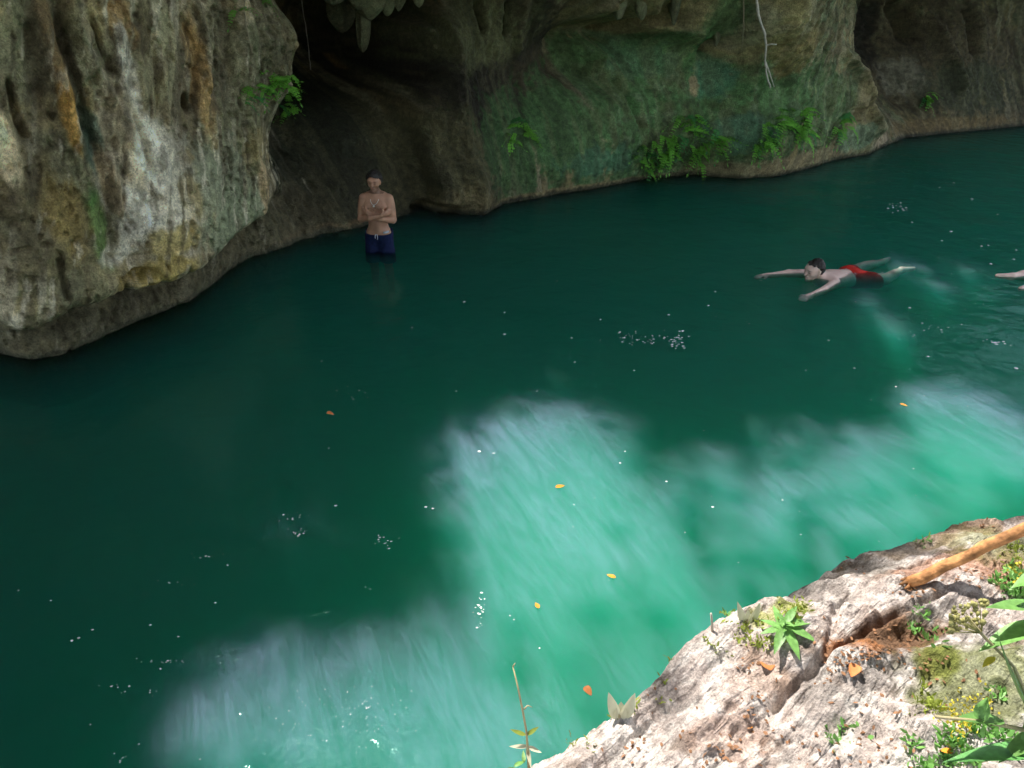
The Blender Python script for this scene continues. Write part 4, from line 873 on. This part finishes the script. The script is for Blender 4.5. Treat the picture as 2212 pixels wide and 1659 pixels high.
def sprig():
    p = ground(1150, 1650, .78); t = empty('dry_sprig', p); g = lambda a, b: CAM+ray(a, b)*((p-CAM).length/ray(1150, 1650).length*.98)-p
    V = []; F = []; pts = [g(1143, 1668), g(1140, 1620), g(1137, 1580), g(1130, 1540), g(1120, 1490), g(1108, 1440)]; tube(V, F, pts, [.0045, .004, .0036, .0034, .003, .0022], 6); tube(V, F, [g(1108, 1440), g(1113, 1432)], [.003, .001], 5); mesh_obj('stem', V, F, M_STEM, t)
    V = []; F = []; tube(V, F, [g(1132, 1532), g(1140, 1524), g(1150, 1528)], [.003, .002, .001], 5); mesh_obj('twig', V, F, M_STEM, t)
    for (a, b, mt) in [((1104, 1578), (1137, 1588), M_TUFT), ((1163, 1572), (1137, 1588), M_TUFT), ((1104, 1614), (1142, 1612), M_PALE), ((1165, 1625), (1140, 1612), M_PALE), ((1145, 1650), (1138, 1612), M_PALE)]:
        A = g(*b); B = g(*a); me = as_mesh('leaf', *leaf_mesh('leaf', (B-A).length*1.1, .014, -.25, .2, 6), mt); put('leaf', me, t, mtx=aim(B-A, (0, -.5, 1), A))
    for (x, y) in [(1110, 1655), (1132, 1648), (1090, 1668)]:
        put('leaf', LEAF_B, t, mtx=aim((random.uniform(-1, 1), .4, .2), (0, -.3, 1), g(x, y), .45))
    tag(t, 'thin dry sprig with a few narrow leaves at the lowest corner of the bank', 'plant')
sprig()
def stub():
    p = bank_hit(1540, 1362); t = empty('dry_stalk', p); V = []; F = []; tube(V, F, [Vector((0, 0, -.02)), Vector((-.006, 0, .03)), Vector((-.016, 0, .078))], [.005, .0042, .0035], 6); mesh_obj('stalk', V, F, M_ROOT, t); tag(t, 'short pale dead stalk sticking up at the rim of the bank', 'stalk')
stub()
def right_plant():
    D = 1.74
    def P(px, py, k=1.0): return CAM+ray(px, py)*(D*k)
    base = bank_hit(2260, 1600); t = empty('broad_leaved_plant', base)
    def blade(a, b, w, mat, curl=.15, k0=1.0, k1=1.0, up=(-.2, .25, 1), tip=1.0, fold=.25):
        A = P(*a, k0)-base; B = P(*b, k1)-base; me = as_mesh('leaf', *leaf_mesh('leaf', (B-A).length, w, curl, fold, 9, tip), mat); put('leaf', me, t, mtx=aim(B-A, up, A))
    for a, b, w, mt, cu in [((2270, 1318), (2130, 1300), .055, M_LEAF, .1), ((2265, 1345), (2108, 1395), .06, M_LEAF, .1), ((2290, 1640), (2088, 1392), .075, M_LEAFD, -.22), ((2300, 1625), (2035, 1620), .06, M_LEAFD, .12), ((2320, 1700), (2030, 1668), .06, M_LEAF, .1), ((2270, 1575), (2150, 1640), .05, M_LEAF, .1), ((2170, 1560), (2060, 1545), .045, M_LEAF, .1), ((2118, 1560), (2128, 1505), .035, M_LEAF, .2), ((2150, 1420), (2120, 1440), .02, M_YEL, .1), ((2300, 1480), (2190, 1620), .06, M_LEAF, .1), ((2290, 1230), (2180, 1262), .05, M_LEAF, .1)]:
        blade(a, b, w, mt, cu)
    for st in [[(2260, 1600), (2190, 1440), (2130, 1380), (2090, 1335)], [(2290, 1640), (2280, 1480), (2262, 1330)], [(2280, 1590), (2120, 1558), (2020, 1548)]]:
        V = []; F = []; tube(V, F, [P(*q)-base for q in st], [.006]+[.0035]*(len(st)-1), 6); mesh_obj('stem', V, F, M_STEM, t)
    V = []; F = []
    for k in range(70):
        a = random.uniform(-1, 1); b = random.uniform(-1, 1)
        c = P(2092+42*a, 1330+26*b-12*a, random.uniform(.97, 1.03))-base; r = random.uniform(.0035, .006); tube(V, F, [c-Vector((0, 0, r)), c+Vector((0, 0, r))], [r*.6, r], 5)
        if k % 3 == 0: tube(V, F, [P(2120, 1368)-base, c], [.0012, .0008], 4)
    mesh_obj('seed_head', V, F, M_SEED, t)['kind'] = 'stuff'
    tag(t, 'broad-leaved green plant with brown seed head at the right edge of the bank', 'plant')
right_plant()
# weeds, moss and litter too fine to count
def tuft(V, F, p, n, ln, wd, sp=1.0):
    for i in range(n):
        d = Vector((random.gauss(0, .6)*sp, random.gauss(0, .6)*sp, random.uniform(.4, 1))).normalized(); leaf_quad(V, F, p+Vector((random.gauss(0, .012)*sp, random.gauss(0, .012)*sp, 0)), d, rvec(), ln*random.uniform(.5, 1.2), wd*random.uniform(.7, 1.3))
def weeds(name, mat, spots, n, ln, wd, label, cat):
    V = []; F = []
    for (a, b, k) in spots:
        for q in range(k):
            p = bank_hit(a+random.gauss(0, 14), b+random.gauss(0, 10)); tuft(V, F, p, n, ln, wd)
    o = mesh_obj(name, V, F, mat, smooth=False); tag(o, label, cat, kind='stuff')
weeds('rim_weeds', M_TUFT, [(1250, 1590, 4), (1215, 1598, 2), (1330, 1535, 7), (1355, 1520, 3), (1395, 1492, 3), (1415, 1475, 3), (1440, 1445, 2), (1540, 1388, 3), (1580, 1340, 5), (1620, 1375, 10), (1660, 1385, 9), (1640, 1340, 6), (1725, 1315, 12), (1715, 1330, 6), (1690, 1262, 2), (1765, 1225, 3), (1790, 1210, 2), (1560, 1405, 2), (1290, 1620, 2), (2010, 1530, 12), (2000, 1500, 6), (2180, 1180, 10), (2200, 1215, 12)], 7, .022, .007, 'yellow-green weeds and moss along the rim of the bank', 'weeds')
weeds('bank_greenery', M_LEAF, [(2190, 1240, 16), (2200, 1280, 14), (2160, 1262, 8), (2060, 1600, 14), (2110, 1580, 12), (2050, 1640, 16), (2100, 1640, 10), (2000, 1650, 8), (2180, 1600, 10), (2020, 1370, 6), (1990, 1360, 4), (1980, 1330, 3), (1830, 1578, 4), (1800, 1590, 3), (1570, 1340, 4), (2000, 1180, 3), (1960, 1600, 5), (2160, 1500, 6)], 6, .030, .010, 'small green leafy weeds on the bank under the broad-leaved plant', 'weeds')
V = []; F = []
for (a, b, k, sp) in [(2065, 1562, 40, 20), (2110, 1545, 16, 14), (2200, 1245, 14, 16), (2060, 1600, 10, 12)]:
    for q in range(k):
        p = bank_hit(a+random.gauss(0, sp), b+random.gauss(0, sp))+Vector((0, 0, random.uniform(.02, .05))); tuft(V, F, p, 3, .010, .008)
tag(mesh_obj('yellow_flowers', V, F, M_YEL, smooth=False), 'tiny yellow flowers beside the broad-leaved plant', 'flowers', kind='stuff')
V = []; F = []
for (a, b, k, sx, sy) in [(1905, 1412, 90, 55, 22), (1840, 1432, 30, 22, 14), (1800, 1440, 16, 16, 16), (1990, 1270, 22, 40, 10), (1630, 1530, 26, 22, 40), (1560, 1640, 40, 40, 30), (1740, 1600, 20, 60, 30), (2110, 1245, 34, 40, 14), (2060, 1130, 26, 50, 10), (1900, 1520, 16, 70, 20), (1790, 1360, 12, 14, 24), (1835, 1225, 14, 24, 10), (1460, 1570, 16, 60, 40), (1350, 1620, 14, 50, 20), (2050, 1450, 14, 40, 20), (1620, 1440, 10, 20, 10), (1870, 1620, 24, 60, 24)]:
    for q in range(k):
        p = bank_hit(a+random.gauss(0, sx), b+random.gauss(0, sy))+Vector((0, 0, .004))
        if abs(p.z-bank_z(p.x, p.y)) > .03 or p.z < .75: continue
        leaf_quad(V, F, p, Vector((random.gauss(0, 1), random.gauss(0, 1), random.gauss(0, .3))).normalized(), (rvec(.5)+Vector((0, 0, 1))).normalized(), random.uniform(.008, .02), random.uniform(.006, .012))
tag(mesh_obj('leaf_litter', V, F, M_LITTER, smooth=False), 'reddish brown leaf litter lying in the hollows of the bank', 'leaf litter', kind='stuff')
LEAF_O = as_mesh('fallen_leaf', *leaf_mesh('l', .07, .034, .1, .15), M_ORANGE); LEAF_R = as_mesh('fallen_leaf', *leaf_mesh('l', .065, .05, .3, .4, 7, .7), plain('rust_leaf', (.55, .20, .07), .7, .2, .2, 40))
def lying(px, py, me, ang, sc, label, water=True):
    p = ground(px, py, .012) if water else bank_hit(px, py)+Vector((0, 0, .008)); o = put('fallen_leaf', me, None, p, (0, 0, R(ang)), sc); tag(o, label, 'leaf', 'leaves floating on the pool' if water else 'fallen leaves on the bank')
lying(1200, 1053, LEAF_O, -62, 1.05, 'largest orange leaf, floating in the bright sunlit patch'); lying(1330, 1248, LEAF_O, 55, .85, 'orange leaf floating right of the other orange leaves, mid pool'); lying(1164, 1314, LEAF_O, 20, .75, 'roundish orange leaf floating below the bright patch'); lying(1262, 1484, LEAF_R, -140, .8, 'reddish leaf floating close to the bleached V-shaped leaf'); lying(705, 893, LEAF_R, -85, .95, 'pale brown leaf floating alone in the dark left water'); lying(1944, 872, LEAF_O, -120, .85, 'small orange leaf floating far to the right')
lying(1664, 1452, LEAF_R, 10, .85, 'round rust-coloured leaf on the bank just below the rosette plant', False); lying(1625, 1575, LEAF_O, 70, .5, 'small yellow-orange leaf in the wrinkled rock below the rosette', False); lying(1850, 1440, LEAF_R, 140, .7, 'rust-coloured leaf at the left end of the brown hollow', False); lying(2058, 1628, LEAF_O, 80, .5, 'small orange leaf low on the bank among the green weeds', False)
# ------------------------------------------------------------------ flecks of foam, and white flecks standing in for sun glints
M_FOAM_GLINT = plain('foam', (.80, .84, .86), .5, .4, .1)
V = []; F = []
def fleck(px, py, r):
    g = ground(px, py, .009); k = len(V); n = random.choice((5, 6, 7)); a0 = random.random()*6; st = random.uniform(.5, 1)
    V.append(g+Vector((0, 0, r*.35)))
    for i in range(n):
        a = a0+2*math.pi*i/n; q = r*random.uniform(.6, 1.2); V.append(g+Vector((math.cos(a)*q, math.sin(a)*q*st, 0)))
    for i in range(n): F.append([k, k+1+i, k+1+(i+1) % n])
for (a, b, r) in [(1003,652,.02),(1090,722,.02),(1090,675,.015),(1235,730,.02),(1297,690,.015),(985,845,.012),(890,708,.012),(695,780,.012),(1242,782,.014),(1203,607,.012),(1035,975,.016),(1066,979,.016),(1160,845,.01),(1370,800,.012),(1790,735,.012),(1845,795,.014),(1740,800,.012),(1935,835,.012),(2100,430,.03),(2060,395,.02),(2030,405,.02),(2155,463,.02),(1970,480,.02),(2055,500,.025),(2035,520,.02),(2120,532,.035),(2135,530,.02),(2195,540,.02),(2190,560,.02),(2140,570,.03),(2005,770,.02),(1965,665,.03),(2150,740,.03),(2195,795,.03),(1530,660,.02),(1545,630,.015),(1445,680,.02),(710,968,.01),(1350,975,.01),(1340,1000,.01),(1520,930,.009),(1480,1150,.009),(1540,1095,.012),(1595,1215,.007),(1690,1080,.009),(1730,1155,.009),(1240,1090,.007),(725,1092,.012),(920,1095,.012),(935,1098,.010),(465,1302,.009),(200,1360,.012),(170,1378,.010),(155,1384,.009),(325,1350,.009),(385,1375,.008),(40,1275,.007),(110,1297,.008),(1102,1330,.008),(1110,1338,.007),(1165,1400,.006),(1040,1280,.010),(300,1607,.008),(432,1640,.007),(195,1565,.006),(1440,1040,.01)]: fleck(a, b, r*.8)
for (a, b, n, sx, sy, r) in [(1835,588,20,30,5,.010),(1800,612,10,14,8,.009),(1900,600,12,40,8,.009),(1640,603,6,10,4,.009),(1375,730,40,26,9,.014),(1462,738,46,16,12,.016),(1945,450,24,14,6,.024),(750,850,10,18,10,.010),(640,1115,9,16,6,.009),(648,1152,12,14,4,.009),(835,1168,16,18,6,.009),(1035,1325,26,6,14,.008),(365,1430,16,28,7,.008),(330,1495,5,10,4,.006),(455,1203,8,26,6,.008),(375,1262,6,20,3,.007),(255,1485,10,20,6,.007),(800,1540,60,50,34,.0035),(640,1530,14,40,26,.0035),(730,1580,20,60,26,.0035),(2150,740,8,20,5,.02),(2005,715,14,26,9,.014),(2110,640,8,60,40,.012),(1700,680,8,100,30,.010),(265,1640,8,10,6,.006),(2000,850,10,150,60,.008),(1900,1000,14,180,60,.006),(1250,1150,12,150,90,.004),(785,1272,4,10,3,.008),(540,1100,4,60,30,.006)]:  # some tight clusters are drawn in place of sun glints
    for q in range(n): fleck(a+random.gauss(0, sx), b+random.gauss(0, sy), r*random.uniform(.4, 1.05)*random.random()**.3)
tag(mesh_obj('foam_glint_flecks', V, F, M_FOAM_GLINT, smooth=False), 'scattered white flecks of foam and stand-in sun glints on the green water', 'foam', kind='stuff')
